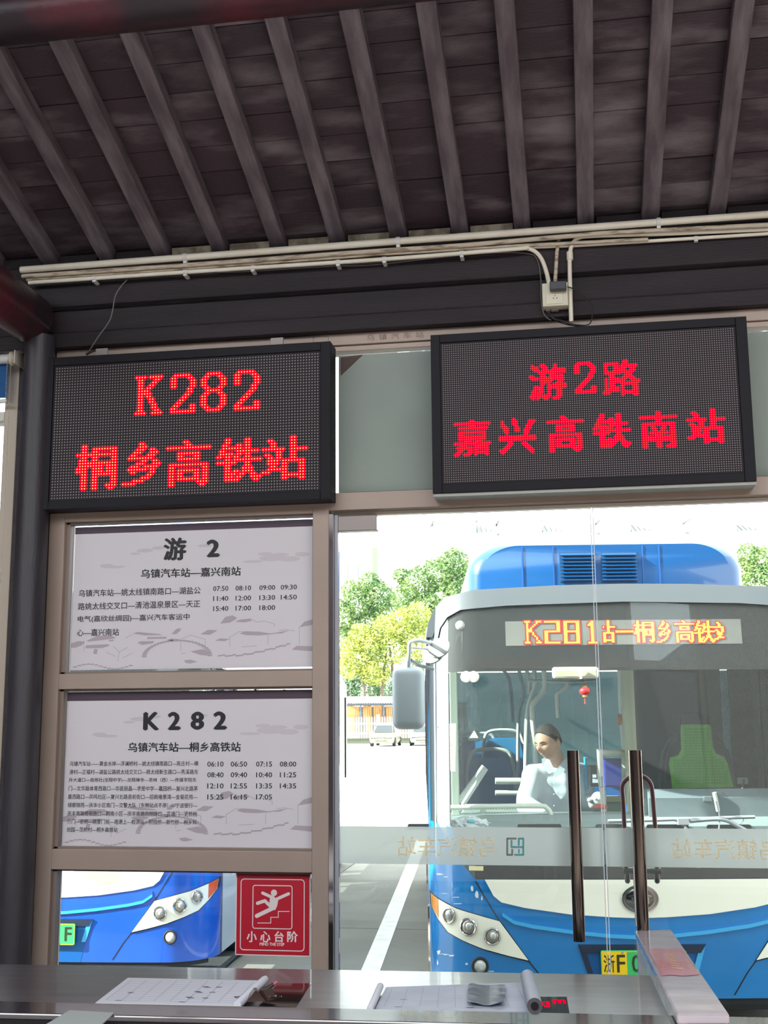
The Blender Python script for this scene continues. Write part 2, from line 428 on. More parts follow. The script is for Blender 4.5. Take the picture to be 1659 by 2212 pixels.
# wall right of the door
w5 = empty('window_5', (0, 0, 0), kind='structure')
bar(w5, 'window_frame', XR, XR + .06, 0, 3.092)
bar(w5, 'window_frame', 1.9, 1.96, 0, 3.092)
bar(w5, 'window_frame', XR + .06, 1.9, 3.02, 3.09); bar(w5, 'window_frame', XR + .06, 1.9, 2.36, 2.44); bar(w5, 'window_frame', XR + .06, 1.9, .98, 1.06); bar(w5, 'window_frame', XR + .06, 1.9, 0, .1)
for z0, z1 in ((2.45, 3.01), (1.07, 2.35), (.11, .97)):
    MB().box(XR + .065, 1.895, WY + .04, WY + .046, z0, z1).build('glass_pane', glass_pane, w5)
MB().box(1.96, 5, WY, WY + .12, 0, 3.092).build('wall_panel', mat('plaster', (160, 150, 140), .9), wall)
# left bay
w4 = empty('window_4', (0, 0, 0), kind='structure')
fr2 = mat('pale window frame', (196, 182, 164), .45)
bar(w4, 'window_frame', -2.350, -2.292, 0, 3.05, m=fr2)
bar(w4, 'window_frame', -3.60, -2.351, 2.80, 2.84, m=mat('white rail', (222, 216, 206), .4)); bar(w4, 'window_frame', -3.6, -2.351, 3.02, 3.08, m=fr2)
bar(w4, 'window_frame', -3.66, -3.60, 0, 3.05, m=fr2); bar(w4, 'window_frame', -3.6, -2.351, 0, .1, m=fr2); bar(w4, 'window_frame', -3.6, -2.351, .96, 1.02, m=fr2)
for z0, z1 in ((2.845, 3.015), (1.025, 2.795), (.105, .955)):
    MB().box(-3.59, -2.355, WY + .04, WY + .046, z0, z1).build('glass_pane', glass_pane, w4)
MB().box(-7, -3.66, WY, WY + .12, 0, 3.092).build('wall_panel', wood_dark, wall)

# door_1: frameless double glass door
door = empty('door_1', (0, 0, 0), kind='structure')
MB().box(-.957, -.940, WY + .005, WY + .085, 0, 2.352).build('door_jamb', chrome, door)
MB().box(-.939, -.926, WY + .03, WY + .06, 0, 2.352).build('door_jamb', mat('pale jamb seal', (190, 192, 198), .3), door)
bz0, bz1 = 1.0165, 1.153
def leaf(x0, x1, hx, side, tx):
    lf = MB().box(x0, x1, WY + .040, WY + .052, .012, 2.345, .0015).build('door_leaf', glass_door, door)
    bd = MB().flat([(x0 + .002, WY + .0345, bz0), (x1 - .002, WY + .0345, bz0), (x1 - .002, WY + .0345, bz1), (x0 + .002, WY + .0345, bz1)]).build('frosted_band', film, lf)
    t = TX().add('乌镇汽车站', tx, tx + .375, 1.045, 1.118, .012, mirror=True)
    t.build('band_lettering', film_txt, lambda u, w: (u, WY + .0325, w), lf)
    # station emblem, seen from behind
    def L(px, py):
        q = onY(860 + px / 5.184, 1780 + py / 5.18, WY + .03); return (q.x + (tx + .375 - (-.30)) + 0.0, q.z)
    t = TX()
    off = tx + .375
    def S(pts): return [L(*q) for q in pts]
    q0 = onY(1101, 1830, WY + .03).x
    def S(pts): return [(onY(860 + a / 5.184, 1780 + c / 5.18, WY + .03).x - q0 + off, onY(860 + a / 5.184, 1780 + c / 5.18, WY + .03).z) for a, c in pts]
    wd = .0072
    t.stroke(S([(1458, 165), (1362, 165), (1362, 347), (1418, 347), (1418, 290)]), wd)
    t.build('emblem_outline', film_grey, lambda u, w: (u, WY + .0325, w), lf)
    t = TX(); t.stroke(S([(1410, 190), (1410, 260), (1542, 260)]), wd); t.stroke(S([(1492, 235), (1492, 165), (1542, 165), (1542, 347), (1450, 347)]), wd); t.stroke(S([(1494, 290), (1494, 322)]), wd * .8)
    t.build('emblem_inner', film_teal, lambda u, w: (u, WY + .0325, w), lf)
    for yy, z0, z1 in ((WY - .03, .766, 1.434), (WY + .112, .80, 1.43)):
        h = MB().cyl((hx, yy, z0), (hx, yy, z1), .0215, n=28).build('pull_handle', steel, lf, True)
    s = MB()
    for z in (.95, 1.32): s.cyl((hx, WY - .03, z), (hx, WY + .112, z), .009, n=12)
    s.build('handle_standoff', steel, lf, True)
    f = MB().box(min(side, side + (.155 if side == x0 else -.155)), max(side, side + (.155 if side == x0 else -.155)), WY + .022, WY + .070, 2.285, 2.347, .003)
    f.build('patch_fitting', mat('satin patch fitting', (146, 136, 132), .35, .4), lf)
    MB().box(min(side, side + (.155 if side == x0 else -.155)), max(side, side + (.155 if side == x0 else -.155)), WY + .022, WY + .070, .002, .06, .003).build('patch_fitting', steel, lf)
    e = x1 if side == x0 else x0
    MB().box(e - .0015, e + .0015, WY + .0395, WY + .0525, .012, 2.345).build('polished_edge', mat('polished glass edge', (226, 236, 240), .1, spec=1), lf)
    return lf
leaf(-.924, .062, onY(1243.5, 1800, WY - .03).x, -.924, -.700)
leaf(.072, 1.10, onY(1380, 1800, WY - .03).x, 1.10, .305)
# ================================================================ LED signs
GL = {
'K': [[0,1,2,3,5,6,7,8,9],[1,2,7,8],[1,2,6,7],[1,2,5,6],[1,2,4,5],[1,2,3,4],[1,2,3,4,5],[1,2,4,5],[1,2,5,6],[1,2,5,6],[1,2,6,7],[1,2,6,7],[1,2,7,8],[0,1,2,3,6,7,8,9]],
'2': [[1,2,3,4,5,6],[0,1,6,7],[0,1,7,8],[0,1,7,8],[0,1,7,8],[6,7],[6,7],[5,6],[4,5],[3,4],[2,3],[1,2,7,8],[0,1,7,8],list(range(9))],
'8': [[2,3,4,5,6],[1,2,6,7],[0,1,7,8],[0,1,7,8],[0,1,7,8],[1,2,6,7],[2,3,4,5,6],[1,2,6,7],[0,1,7,8],[0,1,7,8],[0,1,7,8],[0,1,7,8],[1,2,6,7],[2,3,4,5,6]],
'1': [[3,4],[2,3,4],[1,2,3,4]]+[[3,4]]*10+[[1,2,3,4,5,6]],
'桐': [[2,3],[2,3]+list(range(6,15)),[2,3,6,7,13,14],list(range(15)),[2,3,6,7,13,14],[1,2,3,6,7,13,14],list(range(1,15)),[1,2,3,4,5,6,7,8,9,11,12,13,14],[0,1,2,3,6,7,8,9,11,12,13,14],[0,1,2,3,6,7,8,9,11,12,13,14],[2,3]+list(range(6,15)),[2,3,6,7,13,14],[2,3,6,7,13,14],[2,3,6,7,13,14],[2,3,6,7,11,12,13,14],[2,3,6,7,12,13]],
'乡': [[6,7],[6,7,8],[5,6,7,10,11],[4,5,6,10,11,12],[3,4,9,10,11],list(range(2,11)),[7,8,11,12],[5,6,7,11,12,13],[3,4,5,8,9,10,11,12],[2,3,4,5,6,7,8,10,11],[3,4,10,11],[9,10],[7,8,9],[4,5,6,7],[0,1,2,3,4]],
'高': [[6,7],[7,8],list(range(16)),[],list(range(4,12)),[4,5,10,11],list(range(4,12)),[],list(range(1,15)),[1,2,13,14],[1,2]+list(range(4,12))+[13,14],[1,2,4,5,10,11,13,14],[1,2,4,5,10,11,13,14],[1,2]+list(range(4,12))+[13,14],[1,2,11,12,13,14],[1,2,12,13]],
'铁': [[3,4,10,11],[3,4,10,11],[2,3,7,8,10,11],[2,3,4,5,6,7,8,10,11],[1,2]+list(range(7,15)),[1,2,3,4,5,7,8,10,11],[0,1,3,4,6,7,10,11],[3,4]+list(range(6,16)),[0,1,2,3,4,5,6,10,11],[3,4,10,11],[3,4,9,10,11,12],[3,4,6,7,9,10,11,12],[3,4,5,6,8,9,12,13],[3,4,5,7,8,12,13,14,15],[3,4,5,6,7,13,14]],
'站': [[10,11],[2,3,10,11],[3,4,10,11],[3,4,10,11],list(range(8))+list(range(10,16)),[5,6,10,11],[1,2,5,6,10,11],[2,3,5,6,10,11],[2,3,4,5]+list(range(7,15)),[2,3,4,5,7,8,13,14],[3,4,7,8,13,14],[2,3,4,5,6,7,8,13,14],[0,1,2,7,8,13,14],list(range(7,15)),[7,8,13,14]],
}
def raster(ch, n=16, bold=.012):
    if ch in GL: return GL[ch]
    vs_, fs, (x0, x1, y0, y1) = text_raw(ch, bold, 2); rows = []
    for j in range(n):
        y = y1 - (j + .5) / n * (y1 - y0); row = []
        for i in range(n):
            x = x0 + (i + .5) / n * (x1 - x0); hit = False
            for f in fs:
                k = len(f); cc = False
                for a in range(k):
                    px_, py_ = vs_[f[a]]; qx, qy = vs_[f[(a + 1) % k]]
                    if (py_ > y) != (qy > y) and x < (qx - px_) * (y - py_) / (qy - py_) + px_: cc = not cc
                if cc: hit = True; break
            if hit: row.append(i)
        rows.append(row)
    return rows
def hexes(pts, r, n, name, m, parent, y):
    v = []; f = []
    for (x, z) in pts:
        k0 = len(v)
        for k in range(n):
            a = 2 * pi * (k + .5) / n; v.append((x + r * cos(a), y, z + r * sin(a)))
        f.append(tuple(range(k0, k0 + n)))
    me = bpy.data.meshes.new(name); me.from_pydata(v, [], f); me.update(); o = mesh_obj(name, me, m, parent); o['kind'] = 'stuff'; return o
def led_sign(x0, x1, z0, z1, ax0, az1, pitch, nc, nr, chars, label, cores, lens, yf, under=False):
    cx = (x0 + x1) / 2
    root = empty('led_sign', (cx, WY, z0), 0, label, 'sign')
    def lo(o): o.matrix_parent_inverse = Matrix.Translation((-cx, -WY, -z0)); return o
    ax1 = ax0 + nc * pitch; az0 = az1 - nr * pitch
    fw = []
    b = MB().box(x0, x1, yf + .012, WY - .002, z0, z1, .002); lo(b.build('casing', led_case, root))
    for a, c, d, e in ((x0, ax0 - .006, z0, z1), (ax1 + .006, x1, z0, z1), (ax0 - .006, ax1 + .006, az1 + .006, z1), (ax0 - .006, ax1 + .006, z0, az0 - .006)):
        lo(MB().box(a + .0005, c - .0005, yf - .004, yf + .0115, d, e, .0015).build('bezel', led_case, root))
    if under: lo(MB().box(x0 + .002, x1 - .002, yf + .005, WY - .004, z0 - .012, z0 - .0005).build('under_trim', mat('pale sign underside', (176, 178, 172), .5), root))
    lo(MB().box(ax0 - .006, ax1 + .006, yf + .004, yf + .0115, az0 - .006, az1 + .006).build('module_panel', led_board, root))
    lit = set()
    for ch, c0, r0, in chars:
        for j, row in enumerate(raster(ch)):
            for i in row: lit.add((c0 + i, r0 + j))
    def P(c, r): return (ax0 + (c + .5) * pitch, az1 - (r + .5) * pitch)
    off = [P(c, r) for c in range(nc) for r in range(nr) if (c, r) not in lit]
    on = [P(c, r) for c, r in sorted(lit)]
    lo(hexes(off, pitch * .26, 6, 'unlit_dots', led_off, root, yf + .0030))
    lo(hexes(on, pitch * .80, 8, 'lit_halos', lens, root, yf + .0034))  # oversized emissive discs paint the red halo around lit dots
    lo(hexes(on, pitch * .21, 8, 'lit_dots', cores, root, yf + .0024))
    return root, lo
P1 = .01155
sx, sz = -2.083, 2.988
def ci(x, ax, p): return round((x - ax) / p - .5)
chars = [('K', ci(-1.727, sx, P1), 5), ('2', ci(-1.586, sx, P1), 5), ('8', ci(-1.449, sx, P1), 5), ('2', ci(-1.311, sx, P1), 5)]
for ch, x in (('桐', -1.979), ('乡', -1.772), ('高', -1.587), ('铁', -1.390), ('站', -1.196)): chars.append((ch, ci(x, sx, P1), 29))
s1, lo1 = led_sign(-2.131, -.927, 2.394, 3.029, sx, sz, P1, 96, 48, chars, 'black LED sign with glowing red K282 above the timetable posters', led_on1, led_red1, 4.40)
for px in (228, 603):
    q = onY(px, 755, 4.46)
    br = MB().box(q.x - .026, q.x + .026, 4.42, 4.428, 3.029, 3.065, .001)
    o = br.build('mounting_bracket', mat('galvanised bracket', (150, 142, 138), .5, .5), s1); lo1(o)
P2 = .00862
sx2, sz2 = -.4865, 2.990
chars = []
def rw(py, px): return round((sz2 - onY(px, py, 4.41).z) / P2 - .5)
for ch, x, y in (('游', 1143, 764), ('2', 1243, 771), ('路', 1303, 756), ('嘉', 983, 897), ('兴', 1082, 892), ('高', 1183, 886), ('铁', 1281, 879), ('南', 1381, 875), ('站', 1483, 870)):
    chars.append((ch, ci(onY(x, y, 4.41).x, sx2, P2), 12 if y < 800 else 36))
s2, lo2 = led_sign(-.529, .664, 2.399, 3.029, sx2, sz2, P2, 128, 64, chars, 'black LED sign with red characters above the glass door', led_on2, led_red2, 4.40, True)

# ================================================================ timetable posters
def poster(label, x0, x1, z0, z1, band, items, name='timetable_poster'):
    cx = (x0 + x1) / 2; y = WY + .0485
    root = empty(name, (cx, y, z0), 0, label, 'poster')
    inv = Matrix.Translation((-cx, -y, -z0))
    def lo(o): o.matrix_parent_inverse = inv; return o
    lo(MB().box(x0, x1, y, y + .0025, z0, z1).build('sheet', paper_pr, root))
    lo(MB().box(x0, x1, y - .0006, y - .0001, z1 - band, z1).build('header_band', ink_mauve, root))
    # ink-wash village print
    W, H = x1 - x0, z1 - z0
    def U(a, c): return (x0 + a * W, z0 + c * H)
    t = TX()
    for A in (((.00,.155),(.0,.185),(.03,.20),(.06,.195),(.045,.17),(.02,.155)), ((.065,.17),(.06,.15),(.13,.148),(.165,.165),(.155,.175)),
              ((.065,.20),(.11,.235),(.17,.235),(.19,.215),(.14,.205),(.075,.195)), ((.26,.245),(.28,.255),(.37,.238),(.385,.23),(.31,.23)),
              ((.28,.18),(.29,.19),(.35,.19),(.345,.175),(.30,.165)), ((.42,.235),(.44,.27),(.46,.275),(.455,.255),(.44,.235)),
              ((.40,.195),(.42,.205),(.455,.20),(.44,.185)), ((.54,.23),(.57,.26),(.61,.255),(.58,.225)), ((.60,.185),(.62,.20),(.66,.195),(.64,.18)),
              ((.62,.30),(.64,.345),(.67,.355),(.69,.335),(.66,.305)), ((.68,.31),(.70,.325),(.74,.33),(.75,.315),(.72,.305)),
              ((.70,.23),(.72,.245),(.78,.24),(.84,.222),(.78,.215),(.73,.218)), ((.82,.225),(.86,.235),(.90,.245),(.87,.225)),
              ((.94,.265),(.96,.30),(1.0,.32),(1.0,.28)), ((.10,.145),(.115,.14),(.11,.105),(.095,.115)), ((.50,.115),(.55,.13),(.59,.10),(.565,.085),(.54,.09)),
              ((.32,.218),(.40,.218),(.40,.205),(.32,.205)), ((.16,.205),(.18,.205),(.18,.195),(.16,.195)), ((.475,.055),(.50,.06),(.53,.045),(.50,.033),(.48,.04))):
        t.poly([U(*q) for q in A])
    for i in range(26):
        a = pi * i / 25; ct = (.445 - .135 * cos(a), .085 + .105 * sin(a)); s_ = .011
        t.poly([U(ct[0] - s_, ct[1] - .005), U(ct[0] + s_, ct[1] - .004), U(ct[0] + s_ * .7, ct[1] + .007), U(ct[0] - s_ * .8, ct[1] + .006)])
    for i in range(20):
        a = .62 + i * .0145; c_ = .082 + .07 * max(0, (i - 5) / 14) ** 1.4 + .004 * sin(i * 2)
        t.poly([U(a - .009, c_ - .006), U(a + .010, c_ - .002), U(a + .007, c_ + .007), U(a - .006, c_ + .005)])
    for i in range(14):
        a = .02 + i * .018; c_ = .022 + .018 * sin(i * .5)
        t.poly([U(a - .010, c_ - .004), U(a + .011, c_ - .003), U(a + .006, c_ + .006), U(a - .006, c_ + .004)])
    t.poly([U(.91, .115), U(1, .10), U(1, .135), U(.93, .14)])
    lo(t.build('printed_village', wash1, lambda u, w: (u, y - .0007, w), root))
    t = TX()
    for A in (((.46,.20),(.50,.225),(.56,.195)), ((.46,.20),(.46,.12)), ((.56,.195),(.56,.155)), ((.66,.205),(.70,.245),(.78,.225)), ((.66,.21),(.66,.145)), ((.71,.14),(.77,.145)),
              ((.815,.215),(.815,.15)), ((.94,.27),(.94,.15)), ((1.0,.15),(1.0,.27)), ((.20,.06),(.205,.12),(.18,.16)), ((.205,.12),(.24,.15)), ((.22,.08),(.26,.11)), ((.19,.09),(.15,.12)),
              ((.74,.33),(.77,.305),(.80,.31),(.84,.29),(.84,.27)), ((.23,.215),(.26,.24)), ((.86,.245),(.885,.25),(.92,.24)), ((.46,.10),(.48,.105)), ((.055,.20),(.055,.13))):
        t.stroke([U(*q) for q in A], .0018)
    lo(t.build('printed_outlines', wash1, lambda u, w: (u, y - .00075, w), root))
    t = TX(); rr = random.Random(3)
    for (a, c_, w_, h_) in ((.83, .74, .09, .022), (.90, .73, .07, .018), (.80, .77, .05, .012), (.86, .76, .06, .014), (.95, .76, .05, .016), (.75, .72, .07, .010)):
        t.disc(U(a, c_), w_ * W * .6, h_ * H, 18)
    lo(t.build('printed_clouds', wash2, lambda u, w: (min(max(u, x0), x1), y - .00035, w), root))
    t = TX()
    for (a, c_, w_, h_) in ((.30, .82, .06, .014), (.36, .835, .05, .012), (.26, .80, .04, .008), (.14, .72, .05, .014), (.17, .71, .08, .009), (.55, .84, .05, .010)):
        t.disc(U(a, c_), w_ * W * .6, h_ * H, 18)
    lo(t.build('printed_haze', wash3, lambda u, w: (min(max(u, x0), x1), y - .0004, w), root))
    t = TX()
    for s_, xa, xb, yc_, h, bold in items:
        a = onY(xa, yc_, y)
        bq = onY(xb, yc_ - .022 * (xb - xa), y)
        hh = h * (a - CAM).dot(FW) / F
        t.add(s_, a.x, bq.x, a.z - hh / 2, a.z + hh / 2, bold, res=3 if h > 30 else 2)
    lo(t.build('lettering', ink, lambda u, w: (u, y - .0011, w), root))
    return root
A = lambda cx: 100 + cx / 2.592
items = [('游', 353, 403, 1186.8, 50, .04), ('2', 446, 475, 1185, 38.6, .05), ('乌镇汽车站—嘉兴南站', 304.5, 520.5, 1239.7, 20, .022),
         ('乌镇汽车站—姚太线镇南路口—湖盐公', 170.2, 433.7, 1282, 15.5, .010), ('路姚太线交叉口—清池温泉景区—天正', 168.7, 432.6, 1310.3, 15.5, .010),
         ('电气(嘉欣丝绸园)—嘉兴汽车客运中', 168, 409.8, 1338.4, 15.5, .010), ('心—嘉兴南站', 166.4, 257.4, 1367, 15.5, .010)]
cols = ((460.7, 493.5), (509, 542.5), (560.3, 594.6), (606.6, 641.3))
for rr_, yy in ((('07:50', '08:10', '09:00', '09:30'), 1271.7), (('11:40', '12:00', '13:30', '14:50'), 1293.3), (('15:40', '17:00', '18:00'), 1315)):
    for (a, c_), s_ in zip(cols, rr_): items.append((s_, a, c_, yy - .02 * (a - 460), 10.6, .012))
poster('upper white route poster titled 游 2 with a village drawing', -2.036, -1.024, 1.757, 2.343, .029, items)
items = []
for s_, a, c_ in (('K', 543, 635), ('2', 680, 753), ('8', 808, 885), ('2', 935, 1012)):
    items.append((s_, A(a), A(c_), 1558 - .01 * (A(a) - 310), 39, .05))
items.append(('乌镇汽车站—桐乡高铁站', 276.7, 520.5, 1614.3, 20.5, .022))
T9 = ['乌镇汽车站——黄金水岸—浮澜桥村—姚太线镇南路口—陈庄村—横', '港村—正福村—湖盐公路姚太线交叉口—姚太线新生路口—秀溪路东', '升大道口—信用社(龙翔中学)—龙翔禅寺—皂林（西）—传媒学院东',
      '门—文华路体育西路口—华庭丽晶—求是中学—嘉园桥—复兴北路茅', '盾西路口—凤鸣社区—复兴北路县前街口—招商雍景湾—金菊花苑—', '绿都锦苑—庆丰小区南门—交警大队（东侧站点不停）—宁波银行—',
      '庆丰南路梧振路口—桐南小区—庆丰南路凤翔路口—花墙门—史桥杨', '介门—史桥—姚家门前—南港上—检测站—积钱桥—新竹桥—桐乡科', '创园—范桥村—桐乡高铁站']
for s_, yc_, a, c_ in zip(T9, (466, 512, 558, 604, 650, 697, 744, 789, 834), (132, 130, 127, 125, 122, 121, 119, 117, 115), (852, 851, 841, 849, 848, 847, 845, 843, 400)):
    items.append((s_, A(a), A(c_), 1470 + yc_ / 2.592, 10.4, .006))
for rr_, yy in ((('06:10', '06:50', '07:15', '08:00'), 468), (('08:40', '09:40', '10:40', '11:25'), 528), (('12:10', '12:55', '13:35', '14:35'), 590), (('15:25', '16:15', '17:05'), 652)):
    for (a, c_), s_ in zip(((902, 993), (1033, 1125), (1175, 1265), (1308, 1400)), rr_): items.append((s_, A(a), A(c_), 1470 + yy / 2.592, 11, .012))
poster('lower white route poster titled K282 with dense small print', -2.043, -1.026, 1.070, 1.668, .034, items)

# warning sticker on the low pane
y = WY + .0485
SC = lambda cx, cy: onY(60 + cx / 2.44, 1840 + cy / 2.44, y)
q0, q1 = SC(1098, 538), SC(1485, 120)
x0, x1, z0, z1 = q0.x, q1.x, q0.z, q1.z
st = empty('warning_sticker', (x0, y, z0), 0, 'red mind-the-step sticker with a falling figure on the low window pane', 'sticker')
inv = Matrix.Translation((-x0, -y, -z0))
def lo(o): o.matrix_parent_inverse = inv; return o
lo(MB().box(x0 - .004, x1 + .004, y, y + .0012, z0 - .004, z1 + .004).build('backing', st_white, st))
lo(MB().box(x0, x1, y - .0005, y - .0001, z0, z1).build('red_sheet', st_red, st))
def S2(cx, cy): q = SC(cx, cy); return (q.x, q.z)
t = TX()
a, c_ = S2(1118, 518), S2(1460, 145)
for qd in ring2(a[0], c_[0], a[1], c_[1], .014, .0035): t.poly(qd)
a, c_ = S2(1183, 405), S2(1396, 177)
for qd in ring2(a[0], c_[0], a[1], c_[1], .010, .0035): t.poly(qd)
lo(t.build('border_lines', st_white, lambda u, w: (u, y - .0009, w), st))
t = TX()
t.disc(S2(1298, 216), .0122)
t.stroke([S2(1238, 217), S2(1296, 243)], .0115); t.stroke([S2(1375, 221), S2(1310, 250)], .0115)
t.poly([S2(1277, 238), S2(1322, 246), S2(1315, 285), S2(1304, 308), S2(1280, 300), S2(1272, 288)])
t.stroke([S2(1211, 271), S2(1250, 258), S2(1282, 290)], .0125); t.stroke([S2(1207, 338), S2(1294, 296)], .0150)
t.stroke([S2(1212, 375), S2(1281, 375), S2(1281, 345), S2(1321, 345), S2(1321, 314), S2(1378, 314)], .0028)
lo(t.build('falling_figure', st_white, lambda u, w: (u, y - .0009, w), st))
t = TX()
for ch, a, c_ in (('小', 1153, 1208), ('心', 1225, 1280), ('台', 1300, 1350), ('阶', 1367, 1424)):
    p0, p1 = S2(a, 476), S2(c_, 418); t.add(ch, p0[0], p1[0], p0[1], p1[1], .03)
p0, p1 = S2(1222, 494), S2(1353, 480); t.add('MIND THE STEP', p0[0], p1[0], p0[1], p1[1], .03)
lo(t.build('lettering', st_white, lambda u, w: (u, y - .0009, w), st))
# ================================================================ conduits, cables, socket
def ppath(pts, Y): return [onY(x, yy, Y if not isinstance(Y, (list, tuple)) else Y[i]) for i, (x, yy) in enumerate(pts)]
def smooth(pts, n=6):
    P = [Vector(p) for p in pts]; out = []
    for i in range(len(P) - 1):
        a = P[max(i - 1, 0)]; b = P[i]; c = P[i + 1]; d = P[min(i + 2, len(P) - 1)]
        for k in range(n):
            t = k / n; out.append(.5 * ((2 * b) + (c - a) * t + (2 * a - 5 * b + 4 * c - d) * t * t + (3 * b - a - 3 * c + d) * t ** 3))
    out.append(P[-1]); return out
def hpath(y0, y1, xs, X0=None):
    return [(x, y0 + (y1 - y0) * (x - xs[0]) / (xs[-1] - xs[0])) for x in xs]
def pipe(pts, Y, r, m, label, clips=(), sm=0, cat='pipe', name='conduit_pipe', group=None):
    P = ppath(pts, Y)
    if sm: P = smooth(P, sm)
    root = empty(name, P[0], 0, label, cat, group)
    inv = Matrix.Translation(-P[0])
    o = MB().tube(P, r, 12).build('pipe_run', m, root, True); o.matrix_parent_inverse = inv
    for x in clips:
        q = min(P, key=lambda p: abs(p.x - x)); i = P.index(q); j = min(i + 1, len(P) - 1); i2 = max(j - 1, 0)
        a, c_ = P[i2], P[j]; t = (x - a.x) / (c_.x - a.x) if abs(c_.x - a.x) > .05 else 0; q = a + (c_ - a) * max(0, min(1, t))
        b = MB().tube([q + Vector((-.008, 0, 0)), q + Vector((.008, 0, 0))], r * 1.28, 12)
        b.box(q.x - .007, q.x + .007, q.y - .004, WY - .062, q.z - r * 1.9, q.z - r * .8)
        o = b.build('pipe_clip', white_pl, root, True); o.matrix_parent_inverse = inv
    return root
pipe([(45, 583), (400, 556), (860, 521), (1300, 489), (1659, 463), (1900, 447)], 4.383, .0138, pvc, 'thick cream conduit pipe, topmost on the dark beam', (-1.72, -.66, .36))
pipe([(48, 597), (400, 573), (760, 546), (1000, 530), (1150, 517), (1300, 504), (1659, 486), (1900, 472)], 4.395, .0092, pvc_dirty, 'thin grimy conduit pipe just below the topmost one')
pipe([(58, 604), (400, 581), (830, 549), (1100, 532), (1205, 527), (1400, 517)], 4.41, .0075, pvc_dirty, 'dirty brown-stained conduit pipe between two cleaner pipes')
pipe([(62, 611), (400, 588), (830, 560), (1110, 538), (1135, 536), (1155, 543), (1170, 560), (1181, 590), (1186, 614)], [4.40, 4.40, 4.40, 4.40, 4.41, 4.42, 4.42, 4.42, 4.41], .0085, pvc, 'cream conduit pipe curving down into the socket box', (-1.98, -1.55, -1.25, -.95, -.72, -.40), sm=4)
pipe([(1207, 517), (1203, 545), (1199, 614)], 4.424, .0075, pvc_dirty, 'short upright conduit stub above the socket box')
pipe([(1900, 484), (1659, 495), (1400, 506), (1275, 510), (1248, 515), (1236, 528), (1231, 552), (1231, 600), (1234, 695)], [4.415] * 4 + [4.418, 4.42, 4.42, 4.42, 4.42], .0085, pvc, 'cream conduit pipe dropping right of the socket box to the LED sign', (), sm=4)
pipe([(1150, 534), (1250, 530), (1400, 521), (1659, 505), (1900, 490)], 4.425, .0068, pvc, 'thin clean conduit pipe, lowest on the right half of the beam', (.50,))
q = onY(1231, 553, 4.42)
tag(MB().cyl((q.x, q.y, q.z - .016), (q.x, q.y, q.z + .016), .0125).build('pipe_coupling', pvc, None, True), 'small cream coupling on the conduit right of the socket', 'pipe fitting')
cab_g = mat('grey cable', (120, 112, 112), .5)
def cable(pts, Y, r, m, label, name='cable'):
    return tag(MB().tube(smooth(ppath(pts, Y), 6), r, 8).build(name, m, None, True), label, 'cable')
cable([(275, 604), (262, 618), (249, 640), (243, 672), (236, 694), (212, 728), (188, 765)], [4.42, 4.41, 4.41, 4.41, 4.415, 4.425, 4.45], .0024, cab_g, 'thin grey cable looping from the conduits to the left LED sign')
cable([(470, 588), (540, 586), (700, 576), (810, 572), (950, 556), (1070, 546), (1140, 548), (1160, 560), (1168, 600), (1169, 650), (1176, 680), (1190, 692)], 4.432, .0020, cab_g, 'thin grey cable sagging along the pipes and down past the socket box')
cable([(1226, 620), (1238, 624), (1262, 640), (1279, 662), (1278, 690), (1268, 702), (1230, 702), (1205, 695)], [4.40, 4.40, 4.41, 4.42, 4.42, 4.43, 4.43, 4.44], .0022, blk, 'black cable running from the plug adapter to the right LED sign')
cable([(1182, 672), (1196, 688), (1216, 694), (1240, 702), (1262, 704)], [4.42, 4.43, 4.42, 4.42, 4.44], .0045, blk, 'thick black cable bundle resting above the right LED sign')
cable([(186, 766), (205, 757), (232, 756)], [4.43, 4.44, 4.45], .0050, blk, 'short black cable entering the top of the left LED sign')
# socket box
a = onY(1172, 662, 4.40); c_ = onY(1226, 608, 4.40)
sb = empty('socket_box', (a.x, 4.43, a.z), 0, 'cream wall socket box hanging below the conduits', 'socket')
inv = Matrix.Translation((-a.x, -4.43, -a.z))
def lo(o): o.matrix_parent_inverse = inv; return o
lo(MB().box(a.x, c_.x, 4.402, 4.452, a.z, c_.z, .003).build('box', mat('socket cream', (214, 208, 186), .4), sb))
lo(MB().box(a.x + .014, c_.x - .020, 4.3995, 4.403, a.z + .008, c_.z - .008, .0015).build('socket_face', mat('socket face cream', (220, 214, 190), .35), sb))
q = onY(1199, 640, 4.398)
t = MB()
t.box(q.x - .0012, q.x + .0012, 4.3985, 4.4002, q.z + .001, q.z + .006)
for s_ in (-1, 1):
    t.box(-.0012, .0012, 4.3985, 4.4002, -.003, .003, mx=Matrix.Translation((q.x + s_ * .0065, 0, q.z - .007)) @ Matrix.Rotation(s_ * R(30), 4, 'Y'))
lo(t.build('pin_slots', blk, sb))
a2 = onY(1188, 630, 4.39); b2 = onY(1223, 610, 4.39)
tag(MB().box(a2.x, b2.x, 4.368, 4.3985, a2.z, b2.z, .003).build('power_adapter', mat('adapter grey', (58, 60, 70), .4)), 'dark grey plug adapter pushed into the wall socket', 'plug')
q = onY(1192, 668, 4.44)
b = MB().cyl((q.x - .015, 4.43, q.z), (q.x - .015, 4.453, q.z), .010).box(q.x - .004, q.x + .026, 4.43, 4.453, q.z - .008, q.z + .010, .003)
tag(b.build('cable_saddle', mat('dusty saddle', (150, 142, 138), .7)), 'dusty grey saddle clamp under the socket box', 'clamp')

